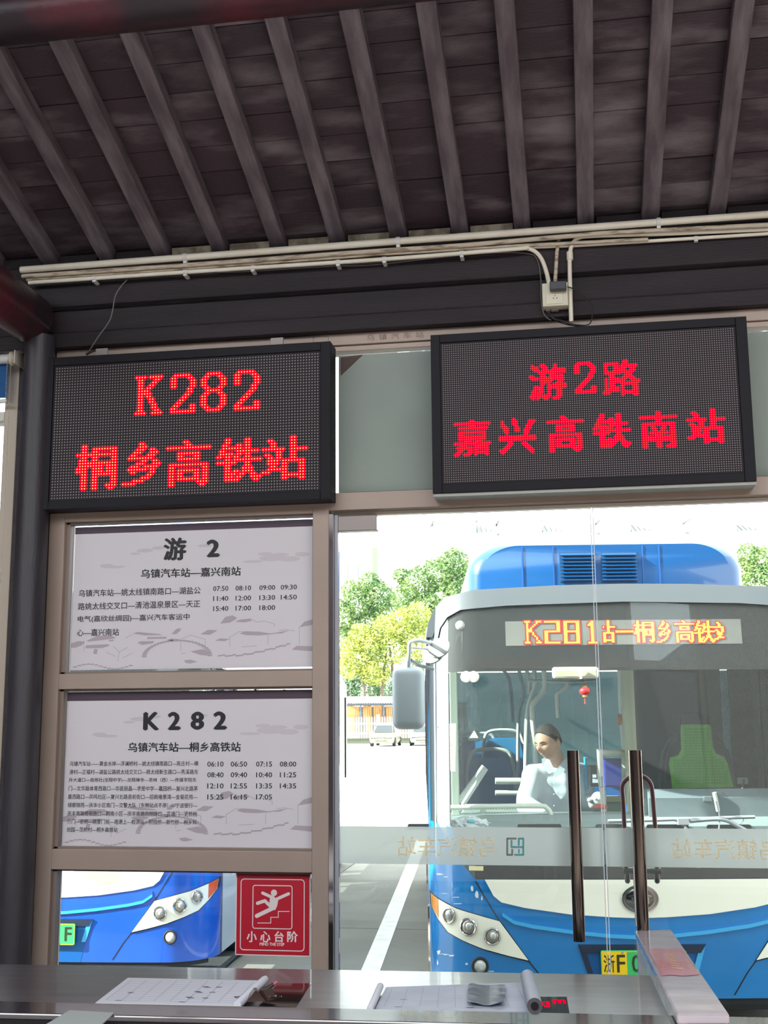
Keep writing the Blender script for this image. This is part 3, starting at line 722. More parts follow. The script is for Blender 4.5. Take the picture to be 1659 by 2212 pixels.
# ================================================================ roller blind in the left bay
rb = empty('roller_blind', (-2.32, 4.44, 3.0), 0, 'blue roller blind with white roller and bead chain, left of the column', 'blind')
inv = Matrix.Translation((2.32, -4.44, -3.0))
q = onY(0, 778, 4.44)
zc = q.z
lo(MB().cyl((-3.55, 4.43, zc), (-2.300, 4.43, zc), .020, n=20).build('roller', white_pl, rb, True))
lo(MB().lathe([(.024, 0), (.030, .004), (.030, .012), (.020, .022), (.012, .026)], (-2.298, 4.43, zc), 20, 'x').box(-2.270, -2.264, 4.40, 4.50, zc - .03, zc + .028, .002).build('end_bracket', mat('ivory plastic', (214, 204, 188), .45), rb, True))
lo(MB().box(-3.54, -2.318, 4.448, 4.450, onY(0, 860, 4.45).z, zc).build('blue_fabric', mat('blue blind fabric', (34, 92, 150), .8, c2=(30, 84, 140), scale=40), rb))
zb = onY(0, 866, 4.45).z
lo(MB().box(-3.54, -2.314, 4.442, 4.456, zb - .010, zb + .006, .003).build('bottom_bar', white_pl, rb))
b = MB()
for sx_ in (0, 1):
    for i in range(300):
        z = zc - .012 - i * .0072
        if z < .75: break
        b.sph(((-2.284 if sx_ else -2.300) + .002 * sin(i * .02), 4.406, z), .0022, u=5, v=4)
o = lo(b.build('bead_chain', mat('ivory bead', (210, 202, 188), .4), rb)); o['kind'] = 'stuff'

# ================================================================ counter
CA = R(2.45)                       # the counter stands a little askew
cO = Vector((-1.6, 3.288, 0))
ct = empty('service_counter', cO, CA, 'long dark glossy service counter with raised front ledge and side return', 'counter')
gloss = mat('dark glossy laminate', (64, 58, 64), .3, c2=(88, 82, 88), scale=5, stretch=(1, 5, 1), ior=3.0, coat=.25)
gloss2 = mat('dark ledge laminate', (52, 46, 54), .14, c2=(66, 60, 68), scale=6, stretch=(1, 4, 1), ior=2.5, coat=.6)
front = mat('counter front panel', (14, 12, 16), .5)
MB().box(-1.2, 1.93, -.005, .64, .715, .75, .003).build('countertop', gloss, ct)
MB().box(-1.2, 3.4, -.135, -.004, .764, .78, .004).build('front_ledge', gloss2, ct)
MB().box(-1.19, 3.39, -.130, -.008, .70, .763).build('ledge_skirt', front, ct)
MB().box(-1.15, 3.35, -.115, -.02, .0, .70).build('front_panel', front, ct)
MB().box(-1.15, 1.90, .58, .62, 0, .715).build('rear_panel', front, ct)
MB().box(-1.18, -1.14, 0, .6, 0, .715).build('end_panel', front, ct)
# side return: a low arm running towards the door
ctm = ct.matrix_basis.copy()
bpy.context.view_layer.update()
inv = ct.matrix_world.inverted()
def W2(o): o.matrix_parent_inverse = inv; return o
pts = [onZ(1372, 2010, .81), onZ(1450, 2008, .81), onZ(1575, 2190, .81), onZ(1462, 2190, .81)]
marble = mat('glossy stone return top', (190, 180, 190), .16, c2=(226, 208, 218), scale=4, stretch=(1, 3, 1), ior=1.6, coat=.4)
b = MB().prism([(p.x, p.y) for p in pts], .785, .81, 'z'); bmesh.ops.bevel(b.b, geom=b.b.edges[:], offset=.003, segments=2, affect='EDGES')
W2(b.build('return_top', marble, ct))
fa, fb, nb_, na = pts
def lerp(a, c, t): return a + (c - a) * t
lite = mat('pale return frame', (236, 240, 244), .3, c2=(180, 186, 190), scale=5)
def seg(t0, t1, z0, z1, nm, m, th=.022, side=0):
    p, q = (lerp(fa, na, t0), lerp(fa, na, t1)) if side == 0 else (lerp(fb, nb_, t0), lerp(fb, nb_, t1))
    s_ = 1 if side == 0 else -1
    W2(MB().prism([(p.x + s_ * .004, p.y), (q.x + s_ * .004, q.y), (q.x + s_ * (.004 + th), q.y), (p.x + s_ * (.004 + th), p.y)], z0, z1, 'z').build(nm, m, ct))
for sd in (0, 1):
    seg(0.0, 1, .735, .784, 'return_rail', lite, side=sd)
    seg(0.0, .05, 0, .734, 'return_post', lite, side=sd); seg(.50, .55, .0, .734, 'return_post', lite, side=sd); seg(.95, 1, .0, .734, 'return_post', lite, side=sd)
seg(.0, 1, 0, .735, 'return_infill', front, .012, side=1)
# pink and gold reflection painted on the return top
gm = mat('painted pink reflection', (244, 140, 158), .2, c2=(236, 170, 184), scale=6, coat=.5); gold = mat('painted gold reflection', (226, 176, 120), .35)
def onret(u, w): p = lerp(lerp(fa, fb, u), lerp(na, nb_, u), w); return Vector((p.x, p.y, .8115))
t = TX().poly([(.08, .30), (.30, .285), (.60, .30), (.93, .29), (.94, .45), (.93, .62), (.55, .635), (.30, .62), (.08, .63)])
W2(t.build('pink_reflection', gm, onret, ct, (0, 0, 1)))
t = TX()
for i in range(7): t.stroke([(.42 + .02 * (i % 2), .36 + i * .03), (.66 - .03 * (i % 3), .375 + i * .03)], .012)
for k in range(9): t.disc((.54 + .20 * cos(k * .55), .45 + .10 * sin(k * .55)), .012, .007, 8)
for k in range(8): t.stroke([(.16 + .01 * (k % 2), .36 + k * .026), (.24 - .02 * (k % 3), .366 + k * .026)], .008)
for k in range(6): t.stroke([(.82, .44 + k * .024), (.90, .448 + k * .024)], .009)
W2(t.build('gold_reflection', gold, lambda u, w: onret(u, w) + Vector((0, 0, .0004)), ct, (0, 0, 1)))
# ---- things lying on the counter (top at z=.75)
def ctop(px, py, z=.752): return onZ(px, py, z)
def sheet(corners, z, th, m, label, name, cat, lines=True, extra=None):
    P = [onZ(x, yy, z) for x, yy in corners]; c0 = sum(P, Vector()) / 4
    root = empty(name, (c0.x, c0.y, .7502), 0, label, cat); inv2 = Matrix.Translation((-c0.x, -c0.y, -.7502))
    o = MB().prism([(p.x, p.y) for p in P], z - th, z, 'z').build('paper_sheets', m, root); o.matrix_parent_inverse = inv2
    def pt(u, w):
        q = lerp(lerp(P[0], P[1], u), lerp(P[3], P[2], u), w); return Vector((q.x, q.y, z + .0006))
    if lines:
        t = TX(); rr = random.Random(5)
        for k in range(11): t.stroke([(.05, .08 + k * .082), (.95, .08 + k * .082)], .0035)
        for k in range(9): t.stroke([(.05 + k * .1125, .08), (.05 + k * .1125, .90)], .0025)
        o = t.build('form_lines', mat('form line grey', (150, 154, 170), .7), pt, root, (0, 0, 1)); o.matrix_parent_inverse = inv2
        t = TX()
        for (u, w) in ((.62, .30), (.64, .33), (.60, .50), (.62, .53), (.58, .72), (.60, .75), (.57, .9), (.72, .31), (.71, .52), (.70, .74), (.12, .9), (.14, .6)):
            for i in range(4): t.poly([(u + i * .011, w), (u + i * .011 + .008, w), (u + i * .011 + .008, w + .022), (u + i * .011, w + .022)])
        o = t.build('form_entries', mat('form ink', (84, 86, 110), .7), lambda u, w: pt(u, w) + Vector((0, 0, .0004)), root, (0, 0, 1)); o.matrix_parent_inverse = inv2
    return root, inv2, P
left_sheet, invs, PL = sheet([(276, 2112), (566, 2118), (516, 2173), (206, 2166)], .760, .0095, paper, 'stack of printed white forms on the left of the counter', 'paper_forms', 'paper')
# rolled edge tube, binder clip and pen at its right end
a = ctop(573, 2117, .764); c_ = ctop(512, 2174, .764)
tag(MB().lathe([(.011, 0), (.012, .002), (.012, (a - c_).length - .02), (.010, (a - c_).length)], (0, 0, 0), 18).build('rolled_paper', paper, None, True), 'small white rolled paper between the forms and the clips', 'paper').matrix_world = Matrix.Translation(c_ + Vector((0, 0, .003))) @ (a - c_).to_track_quat('Z', 'Y').to_matrix().to_4x4()
a = ctop(599, 2121, .80); c_ = ctop(541, 2156, .765)
pen = empty('pen', c_, 0, 'dark pen with pink tip leaning on the binder clips', 'pen'); inv2 = Matrix.Translation(-c_)
o = MB().cyl(c_, lerp(c_, a, .85), .0055).build('pen_barrel', mat('pen dark', (60, 64, 66), .3), pen, True); o.matrix_parent_inverse = inv2
o = MB().cyl(lerp(c_, a, .85), a, .0055, .004).build('pen_tip', mat('pen pink', (214, 120, 132), .4), pen, True); o.matrix_parent_inverse = inv2
def clip(px, py, rz, label, s=1.0):
    q = ctop(px, py, .7615)
    root = empty('binder_clip', q, rz, label, 'clip')
    MB().prism([(-.022 * s, 0), (.022 * s, 0), (.004, .024 * s), (-.004, .024 * s)], -.018 * s, .018 * s, 'y').build('clip_body', mat('brown clip steel', (106, 82, 76), .3, .6), root)
    for sg in (-1, 1):
        MB().tube([(sg * .018 * s, -.010, .006), (sg * .045 * s, -.008, .010), (sg * .050 * s, 0, .011), (sg * .045 * s, .008, .010), (sg * .018 * s, .010, .006)], .0016, 6).build('wire_lever', chrome, root, True)
    return root
clip(552, 2160, R(20), 'brown binder clip nearest the white forms', 1.2); clip(575, 2157, R(-25), 'brown binder clip further right, behind the pen', 1.1)
def gslab(c, label, name='glass_panel'):
    P = [onZ(x, yy, .7525) for x, yy in c]
    root = empty(name, (P[0].x, P[0].y, .7502), 0, label, 'glass panel'); inv2 = Matrix.Translation((-P[0].x, -P[0].y, -.7502))
    o = MB().prism([(p.x, p.y) for p in P], .7503, .7525, 'z').build('dark_glass', blk_gl, root); o.matrix_parent_inverse = inv2
    return root, inv2, P
gslab([(600, 2124), (672, 2124), (640, 2176), (560, 2172)], 'dark glass panel lying right of the binder clips')
r_, i_, P_ = gslab([(1160, 2153), (1224, 2153), (1232, 2199), (1168, 2199)], 'dark glass panel with a painted red LED reflection, right of the paper roll', 'glass_panel')
t = TX().add('K8', .08, .40, .12, .42, .03).add('m', .5, .95, .30, .5, .03)
o = t.build('led_reflection', led_red2, lambda u, w: lerp(lerp(P_[0], P_[1], u), lerp(P_[3], P_[2], u), 1 - w - .35) + Vector((0, 0, .0004)), r_, (0, 0, 1)); o.matrix_parent_inverse = i_  # glowing glyphs stand in for the LED sign mirrored in the glass
right_sheet, invr, PRt = sheet([(834, 2132), (1128, 2122), (1160, 2184), (810, 2180)], .758, .006, paper_g, 'grey printed sheet unrolled across the middle of the counter', 'printed_sheet', 'paper')
a = onZ(1140, 2112, .781); c_ = onZ(1152, 2160, .781)
rl = empty('paper_roll', c_, 0, 'grey paper roll with a dark hollow end on the right of the counter', 'paper roll'); inv2 = Matrix.Translation(-c_)
d = (a - c_); d.normalize(); a = c_ + d * .30; c2_ = c_ - d * .07
b = MB(); rr_ = .021
b.tube([c2_, a], rr_, 24, cap=False); o = b.build('roll_body', mat('roll grey', (170, 174, 188), .6), rl, True, recalc=False); o.matrix_parent_inverse = inv2
o = MB().tube([c2_ + d * .001, c2_ + d * .004], rr_ * .98, 24).build('roll_end', mat('roll end grey', (96, 92, 98), .7), rl, True); o.matrix_parent_inverse = inv2
o = MB().tube([c2_ - d * .002, c2_ + d * .003], rr_ * .5, 18).build('roll_core', blk, rl, True); o.matrix_parent_inverse = inv2
a = onZ(822, 2131, .766); c_ = onZ(800, 2182, .766)
dv = (a - c_); tag(MB().lathe([(.008, 0), (.010, .004), (.010, dv.length - .004), (.008, dv.length)], (0, 0, 0), 14).build('rolled_paper', paper, None, True), 'thin white paper tube at the left edge of the grey sheet', 'paper').matrix_world = Matrix.Translation(c_ + Vector((0, 0, .002))) @ dv.to_track_quat('Z', 'Y').to_matrix().to_4x4()
# crumpled plastic sleeve lying on the grey sheet
P = [onZ(1012, 2128, .762), onZ(1092, 2130, .762), onZ(1088, 2174, .762), onZ(1010, 2172, .762)]
b = MB(); nx, ny = 16, 10; g = []
for j in range(ny + 1):
    row = []
    for i in range(nx + 1):
        q = lerp(lerp(P[0], P[1], i / nx), lerp(P[3], P[2], i / nx), j / ny)
        z = .7605 + .010 * abs(sin(j * 1.15 + .25 * sin(i * .7))) * (.5 + .5 * sin(i * .45 + 1)) + .003
        row.append(b.b.verts.new((q.x, q.y, z)))
    g.append(row)
for j in range(ny):
    for i in range(nx): b.b.faces.new((g[j][i], g[j][i + 1], g[j + 1][i + 1], g[j + 1][i]))
r_ = bmesh.ops.solidify(b.b, geom=b.b.faces[:], thickness=.001)
tag(b.build('plastic_sleeve', mat('slate sleeve', (112, 116, 134), .3, c2=(150, 155, 172), scale=5), None, True), 'crumpled slate-grey plastic sleeve on the printed sheet', 'sleeve')
P = [onZ(150, 2182, .784), onZ(246, 2187, .784), onZ(190, 2240, .784), onZ(60, 2236, .784)]
b = MB().prism([(p.x, p.y) for p in P], .7805, .784, 'z')
tag(b.build('loose_paper', mat('pale green paper', (186, 194, 192), .6)), 'pale loose paper on the front ledge at bottom left', 'paper')

# ================================================================ U-shaped lock hanging outside on the right door pull
ul = empty('u_lock', onY(1378, 1790, 4.66), 0, 'maroon U-shaped lock hanging behind the right door handle', 'lock')
inv = ul.matrix_basis.inverted()
Y_ = 4.665
path = [(1353, 1888), (1349, 1790), (1346, 1730), (1344, 1700), (1349, 1688), (1360, 1679), (1378, 1676), (1394, 1680), (1405, 1692), (1409, 1710), (1412, 1745), (1416, 1800), (1419, 1888)]
lo(MB().tube(smooth(ppath(path, Y_), 3), .0085, 12).build('shackle', mat('maroon coated steel', (98, 52, 56), .35), ul, True))
for x in (1355, 1419):
    a = onY(x, 1888, Y_); lo(MB().lathe([(.005, 0), (.010, .006), (.010, .03), (.0095, .034)], (a.x, a.y, a.z - .034), 14).build('shackle_foot', mat('dark lock foot', (46, 44, 44), .4), ul, True))
a = onY(1346, 1884, Y_); c_ = onY(1428, 1884, Y_)
lo(MB().cyl((a.x, a.y, a.z + .006), (c_.x, c_.y, a.z + .006), .012).build('crossbar', mat('grey green lock bar', (120, 130, 122), .4), ul, True))
# ================================================================ buses
BL = 7.4                       # body length
def fv(u, z):
    a = abs(u); s_ = min(1, max(0, (a - .87) / .32)); v = .05 * (a / 1.19) ** 2 + .32 * (1 - sqrt(1 - s_ * s_))
    if z > .65: v += .085 * (z - .65)
    return v
BA = R(7.5)
BO = Vector((.29, 7.121, GZ))
br_ = Vector((cos(BA), sin(BA), 0)); bb_ = Vector((-sin(BA), cos(BA), 0))
BASEZ = -GZ                    # local z = world z - GZ ; front formulas use world z
def toloc(p):
    d = Vector(p) - Vector((BO.x, BO.y, 0)); return Vector((d.dot(br_), d.dot(bb_), d.z))
def BU(px, py):
    """pixel -> (u, z) on the curved bus front"""
    d = ray(px, py); C0 = toloc(CAM); dl = Vector((d.dot(br_), d.dot(bb_), d.z)); v = .1
    for _ in range(25):
        t = (v - C0.y) / dl.y; u = C0.x + dl.x * t; z = C0.z + dl.z * t; v = fv(u, z) * .5 + v * .5
    return (max(-1.186, min(1.186, u)), z)
def BP(px, py, D): q = toloc(atD(px, py, D)); return q       # local point (world z)
blue = mat('bus blue paint', (0, 116, 188), .26, c2=(0, 124, 198), scale=3, coat=.7)
blue_hi = mat('bus blue painted highlight', (60, 170, 228), .22, coat=.6)
cream = mat('cream panel', (248, 246, 230), .35, coat=.4)
silver = mat('silver roof cap', (102, 108, 112), .4, coat=.1)
maskm = mat('black glass mask', (34, 32, 34), .3)
seam = mat('black seam', (16, 18, 24), .6)
gry = mat('grey trim', (112, 118, 120), .5)
inn = mat('bus inner panel', (168, 176, 172), .6)
inn_d = mat('bus dark interior', (58, 60, 60), .7)
dash = mat('dashboard grey', (116, 126, 132), .6, c2=(124, 134, 140), scale=6)
lampg = mat('lamp lens', (214, 216, 214), .08, coat=1, c2=(170, 172, 170), scale=30)
lampd = mat('lamp bowl', (150, 146, 138), .25, .5, coat=1)
amber = mat('amber lens', (246, 160, 20), .2, coat=.6)
seatb = mat('blue seat shell', (40, 170, 228), .35, c2=(34, 158, 220), scale=3)
rail = mat('cream grab rail', (250, 250, 236), .3)
rubber = mat('black rubber', (30, 30, 32), .7)

def patch(name, poly, off, th, m, par, cutz=True, smooth_=True):
    """polygon of (u, z) laid on the bus front, `off` in front of the skin, `th` thick"""
    b = MB(); bm = b.b
    bm.faces.new([bm.verts.new((u, 0, z)) for u, z in poly])
    us = [-1.189, -1.18, -1.165, -1.145, -1.12, -1.09, -1.05, -1.01, -.97, -.92, -.87, -.75, -.6, -.4, -.2, 0]; us += [-x for x in us if x]
    umin = min(p[0] for p in poly); umax = max(p[0] for p in poly)
    for u in us:
        if umin < u < umax: bmesh.ops.bisect_plane(bm, geom=bm.verts[:] + bm.edges[:] + bm.faces[:], plane_co=(u, 0, 0), plane_no=(1, 0, 0))
    zmin = min(p[1] for p in poly); zmax = max(p[1] for p in poly)
    if cutz and zmin < .65 < zmax: bmesh.ops.bisect_plane(bm, geom=bm.verts[:] + bm.edges[:] + bm.faces[:], plane_co=(0, 0, .65), plane_no=(0, 0, 1))
    for v in bm.verts: v.co.y = fv(v.co.x, v.co.z) - off
    if th:
        r_ = bmesh.ops.extrude_face_region(bm, geom=bm.faces[:])
        for v in [g for g in r_['geom'] if isinstance(g, bmesh.types.BMVert)]: v.co.y += th
    for v in bm.verts: v.co.z += BASEZ
    return b.build(name, m, par, smooth_)
def mir(poly): return [(-u, z) for u, z in poly][::-1]
def up(pts): return [BU(*p) for p in pts]
bus = empty('bus', (BO.x, BO.y, BO.z), BA)
tag(bus, 'blue bus with K281 on its display parked behind the glass door', 'bus')
def L3(u, v, z): return (u, v, z + BASEZ)
zb0 = .0
# front skin below the windscreen
lb = up([(975, 1786), (1003, 1872), (1027, 1900)])
topz = BU(1382, 1900)[1]
patch('front_panel', [(-1.19, zb0), (1.19, zb0), (1.19, .95), (1.17, .95), (-lb[0][0], lb[0][1]), (-lb[1][0], lb[1][1]), (-lb[2][0], topz), (lb[2][0], topz), lb[1], lb[0], (-1.17, .95), (-1.19, .95)], .001, .03, blue, bus)
# lower valance with rubber lip
patch('bumper_lip', [(-1.14, zb0 - .03), (1.14, zb0 - .03), (1.14, zb0 + .002), (-1.14, zb0 + .002)], -.01, .02, rubber, bus)
def sy(c):
    """make outline symmetric about u=0 from its left half (ordered left to centre)"""
    return c
cu = 0.0
tl, bl1, bl2, bl3, bl4, bl5 = up([(1047, 1899), (1066, 1935), (1083, 1949), (1134, 1961), (1233, 1975), (1322, 1981)])
topz = BU(1382, 1900)[1]; botz = BU(1382, 1983)[1]
half = [(0, botz), bl5, bl4, bl3, bl2, bl1, (tl[0], topz)]
poly = half + [(-u, z) for u, z in half[1:]][::-1]
patch('cream_hood_panel', poly, .008, .008, cream, bus)
# crease ridge below the cream panel, its highlight painted in lighter blue
hp = up([(1085, 1975), (1110, 1992), (1150, 2001), (1242, 2014), (1322, 2022), (1382, 2025)])
def strip(pts, w):
    a = [(u, z + w / 2) for u, z in pts]; c_ = [(u, z - w / 2) for u, z in pts]; return c_ + a[::-1]
full = hp[:-1] + [(0, hp[-1][1])] + [(-u, z) for u, z in hp[:-1]][::-1]
patch('ridge_highlight', strip(full, .020), .012, .012, blue_hi, bus)
full2 = [(u, z + .018) for u, z in full]
patch('ridge_shoulder', strip(full2, .022), .006, .006, blue, bus)
# seams between corner panels and hood
sm_ = up([(1027, 1903), (1045, 1934), (1078, 1988), (1141, 2075), (1163, 2102), (1195, 2150)])
def seamp(pts, w=.008):
    return [(u - w / 2, z) for u, z in pts] + [(u + w / 2, z) for u, z in pts][::-1]
for P_ in (seamp(sm_), mir(seamp(sm_))): patch('panel_seam', P_, .0025, .0025, seam, bus)
# headlights
hl = up([(930, 1927), (946, 1941), (986, 1962.5), (1033, 1977), (1079, 1990), (1141, 2074), (1098, 2064), (1043.6, 2049), (1000, 2031), (967.6, 2013), (946, 1984), (932, 1955)])
lamps = [(971, 1977, 15), (1012, 2001.6, 17), (1063.5, 2022, 16)]
for sgn in (1, -1):
    hh = empty('headlight'); hh.parent = bus
    P_ = hl[::-1] if sgn == 1 else mir(hl[::-1])
    patch('headlight_housing', P_, .010, .010, cream, hh)
    ol = []
    cx_ = sum(p[0] for p in P_) / len(P_); cz_ = sum(p[1] for p in P_) / len(P_)
    patch('housing_gasket', [(cx_ + (u - cx_) * 1.035, cz_ + (z - cz_) * 1.06) for u, z in P_], .004, .004, seam, hh)
    am = up([(930, 1927), (946, 1941), (947, 1982), (932, 1955)]); am = am if sgn == -1 else am
    patch('indicator_lens', am[::-1] if sgn == 1 else mir(am[::-1]), .013, .006, amber, hh)
    for (px_, py_, r_) in lamps:
        u, z = BU(px_, py_); rr_ = r_ * 6.85 / 2550; v = fv(u, z); u *= sgn
        q = (u, v - .010, z + BASEZ)
        a_ = math.atan((fv(abs(u) + .03, z) - fv(abs(u) - .03, z)) / .06) * (1 if u > 0 else -1)
        mx = Matrix.Translation(q) @ Matrix.Rotation(a_, 4, 'Z')
        def T(o): o.matrix_local = mx; return o
        T(MB().lathe([(rr_ * 1.28, 0), (rr_ * 1.22, .012), (rr_ * 1.02, .016), (rr_ * 1.0, .010), (rr_ * .9, -.01)], (0, .008, 0), 24, 'x').build('x', cream)) if False else None
        b = MB()
        b.tube([(rr_ * cos(2 * pi * k / 24), -.006, rr_ * sin(2 * pi * k / 24)) for k in range(24)], .006, 8, closed=True)
        o = b.build('lamp_ring', chrome, hh, True); o.matrix_local = mx
        b = MB(); b.sph((0, .004, 0), rr_ * .96, .022, rr_ * .96, 20, 10)
        o = b.build('lamp_lens', lampd, hh, True); o.matrix_local = mx
        b = MB(); b.sph((rr_ * .1, -.012, rr_ * .1), rr_ * .42, .012, rr_ * .46, 16, 8)
        o = b.build('lamp_bulb', lampg, hh, True); o.matrix_local = mx
    u, z = BU(1037, 2086.5); v = fv(u, z); rr_ = .042
    fg = MB().tube([(sgn * u + rr_ * cos(2 * pi * k / 24), v - .006, z + BASEZ + rr_ * sin(2 * pi * k / 24)) for k in range(24)], .008, 8, closed=True).build('fog_lamp', rubber, bus, True)
    MB().sph((sgn * u, v + .002, z + BASEZ), rr_ * .95, .02, rr_ * .95, 20, 10).build('fog_lamp_lens', lampg, fg, True)
# scuffs on the near corner panel
t = TX(); rr2 = random.Random(11)
for (a, c_, w_, h_) in ((950, 1888, 18, 3), (962, 1894, 12, 2), (955, 1930, 30, 2), (985, 1938, 22, 2), (1030, 1932, 8, 14), (1020, 1918, 6, 10), (948, 2057, 8, 8), (958, 2062, 26, 3), (975, 2064, 16, 3), (945, 2080, 4, 12), (1008, 2082, 7, 5), (990, 1952, 18, 2), (1041, 1940, 4, 8), (1060, 2098, 18, 2)):
    k = 7; pts_ = []
    for i in range(k):
        an = 2 * pi * i / k; f = rr2.uniform(.5, 1.1); pts_.append(BU(a + w_ * cos(an) * f * .6, c_ + h_ * sin(an) * f * .7))
    t.poly(pts_)
t.build('paint_scuffs', mat('scuffed primer', (214, 226, 232), .6), lambda u, w: (u, fv(u, w) - .0022, w + BASEZ), bus)
# emblem
u, z = BU(1382, 1941)
em = MB().lathe([(.104, 0), (.107, .004), (.103, .010), (.092, .010), (.090, .006)], (0, 0, 0), 40, 'y').build('emblem_ring', chrome, bus, True)
em.matrix_local = Matrix.Translation((0, -.006, z + BASEZ)) @ Matrix.Diagonal((1, -1, .74, 1))
MB().sph((0, .002, 0), .088, .010, .088, 28, 10).build('emblem_boss', mat('smoky chrome', (120, 120, 122), .1, 1), em, True)
t = TX()
for x in (-.045, -.022, .0, .022, .045): t.stroke([(x, -.030), (x, .030 - abs(x) * .4)], .010)
t.stroke([(-.06, .02), (0, .048)], .010); t.stroke([(.06, .02), (0, .048)], .010)
t.build('emblem_relief', chrome, lambda u, w: (u, .0155, w), em, (0, 1, 0))
# plate recess and number plate
rp = up([(1248, 2040), (1273, 2102), (1284, 2128)])
top_ = rp[0][1]
poly = [(rp[0][0], top_), (rp[1][0] - .01, rp[1][1]), (rp[2][0], -.0), (-rp[2][0], -.0), (-(rp[1][0] - .01), rp[1][1]), (-rp[0][0], top_)]
patch('plate_recess', poly, .002, .002, mat('recess blue', (14, 92, 164), .3), bus)
patch('recess_top', [(rp[0][0], top_), (rp[0][0] + .03, top_ - .045), (-rp[0][0] - .03, top_ - .045), (-rp[0][0], top_)], .012, .012, mat('recess painted shade', (24, 40, 66), .5), bus)
for P_ in ([(rp[0][0], top_), (rp[1][0] - .01, rp[1][1]), (rp[1][0] + .02, rp[1][1]), (rp[0][0] + .04, top_ - .02)],):
    patch('recess_side', P_, .008, .006, mat('recess painted shade', (24, 40, 66), .5), bus); patch('recess_side', mir(P_), .008, .006, blue_hi, bus)  # shaded left side and lit right side put into the colours
def plate(par, cx, txt, x0_, z1_, left_yellow=True):
    W_, H_ = .48, .145; z0_ = z1_ - H_
    pl = MB().prism([(x, z + BASEZ) for x, z in rrect(x0_, x0_ + W_, z0_, z1_, .012)], -.030, -.022, 'y').build('number_plate', mat('plate green', (60, 190, 110), .5), par)
    MB().box(x0_ + .004, x0_ + .145, -.0312, -.0304, z0_ + .004 + BASEZ, z1_ - .004 + BASEZ).build('plate_yellow_field', mat('plate yellow', (250, 206, 10), .5), pl)
    t = TX()
    for qd in ring2(x0_ + .004, x0_ + W_ - .004, z0_ + .004, z1_ - .004, .01, .004): t.poly(qd)
    t.build('plate_border', mat('plate border yellow', (238, 210, 40), .5), lambda u, w: (u, -.0316, w + BASEZ), pl)
    t = TX()
    for s_, a_, c_ in txt: t.add(s_, x0_ + a_, x0_ + c_, z0_ + .028, z1_ - .022, .012)
    t.build('plate_letters', mat('plate letter', (44, 48, 20), .5), lambda u, w: (u, -.0318, w + BASEZ), pl)
    t = TX(); 
    for a_ in (.12, .36):
        t.disc((x0_ + a_, z1_ - .012), .007); t.disc((x0_ + a_ + .01, z0_ + .010), .007)
    t.build('plate_screws', chrome, lambda u, w: (u, -.032, w + BASEZ), pl)
    return pl
pu, pz = BU(1297, 2051)
plate1 = plate(bus, 0, (('浙', .014, .076), ('F', .088, .135), ('0', .172, .222)), pu - .004, pz)
# front roof cap, pillars, mask, glass
LW = BU(957, 1500)[0]
capt = [(-1.07, 2.29), (-1.19, 2.24), (-1.175, 2.15), (-1.19, 2.03)]
out_l = [(-1.19, .70), (-1.19, 2.03), (-1.175, 2.14), (-1.135, 2.23), (-1.07, 2.29)]
in_l = [(-1.155, .70), (-1.13, 1.2), (-1.125, 2.02), (-1.105, 2.10), (-1.06, 2.165), (-.98, 2.195)]
pil = mat('dark glossy pillar', (40, 50, 56), .35, coat=.3)
for f_ in (lambda p: p, mir):
    patch('front_pillar', f_(out_l[:2] + [in_l[2], in_l[1], in_l[0]]), .0, .05, pil, bus)
    patch('pillar_edge', f_([(-1.19, .70), (-1.19, 2.03), (-1.178, 2.03), (-1.178, .70)]), .002, .03, blue, bus)
    patch('pillar_reflection', f_([(-1.154, .75), (-1.144, 2.0), (-1.136, 2.0), (-1.146, .75)]), .004, .004, mat('painted pillar reflection', (196, 204, 196), .3, coat=.5), bus)  # grey-green reflection strip painted along the pillar
cap = [(-1.19, 2.02), (-1.175, 2.14), (-1.135, 2.23), (-1.07, 2.29), (-.9, 2.325), (-.4, 2.345), (0, 2.35)]
cap = cap + [(-u, z) for u, z in cap[:-1]][::-1]
ins = [(-1.127, 2.00), (-1.105, 2.10), (-1.06, 2.165), (-.98, 2.205), (-.7, 2.225), (0, 2.24)]
ins = ins + [(-u, z) for u, z in ins[:-1]][::-1]
patch('roof_cap', cap + ins[::-1], .012, .06, silver, bus)
zmt = 1.80
hz = BU(1382, 1447)[1]; hb = BU(1382, 1872)[1]
msk_top = [(-1.127, hz), (1.127, hz)] + ins[::-1]
patch('windscreen_header', msk_top, -.010, .02, maskm, bus)
lb = up([(975, 1786), (1003, 1872), (1027, 1900)])
patch('windscreen_side_mask', [(-1.155, .70), (-1.127, hz), (-1.06, hz), (-1.06, .95), (lb[1][0] - .02, hb), (lb[2][0], topz + .004)][::-1], -.010, .012, maskm, bus)
patch('windscreen_side_mask', mir([(-1.155, .70), (-1.127, hz), (-1.06, hz), (-1.06, .95), (lb[1][0] - .02, hb), (lb[2][0], topz + .004)][::-1]), -.010, .012, maskm, bus)
patch('windscreen_sill', [(lb[2][0], topz - .01), (-lb[2][0], topz - .01), (-lb[2][0] + .0, hb + .01), (lb[2][0], hb + .01)], -.008, .012, maskm, bus)
gl = [(lb[2][0] - .02, topz + .006), (-lb[2][0] + .02, topz + .006), (1.14, .95), (1.127, 2.0)] + ins[::-1][1:-1] + [(-1.127, 2.0), (-1.14, .95)]
patch('windscreen', gl, .001, .0, glass_bus, bus)
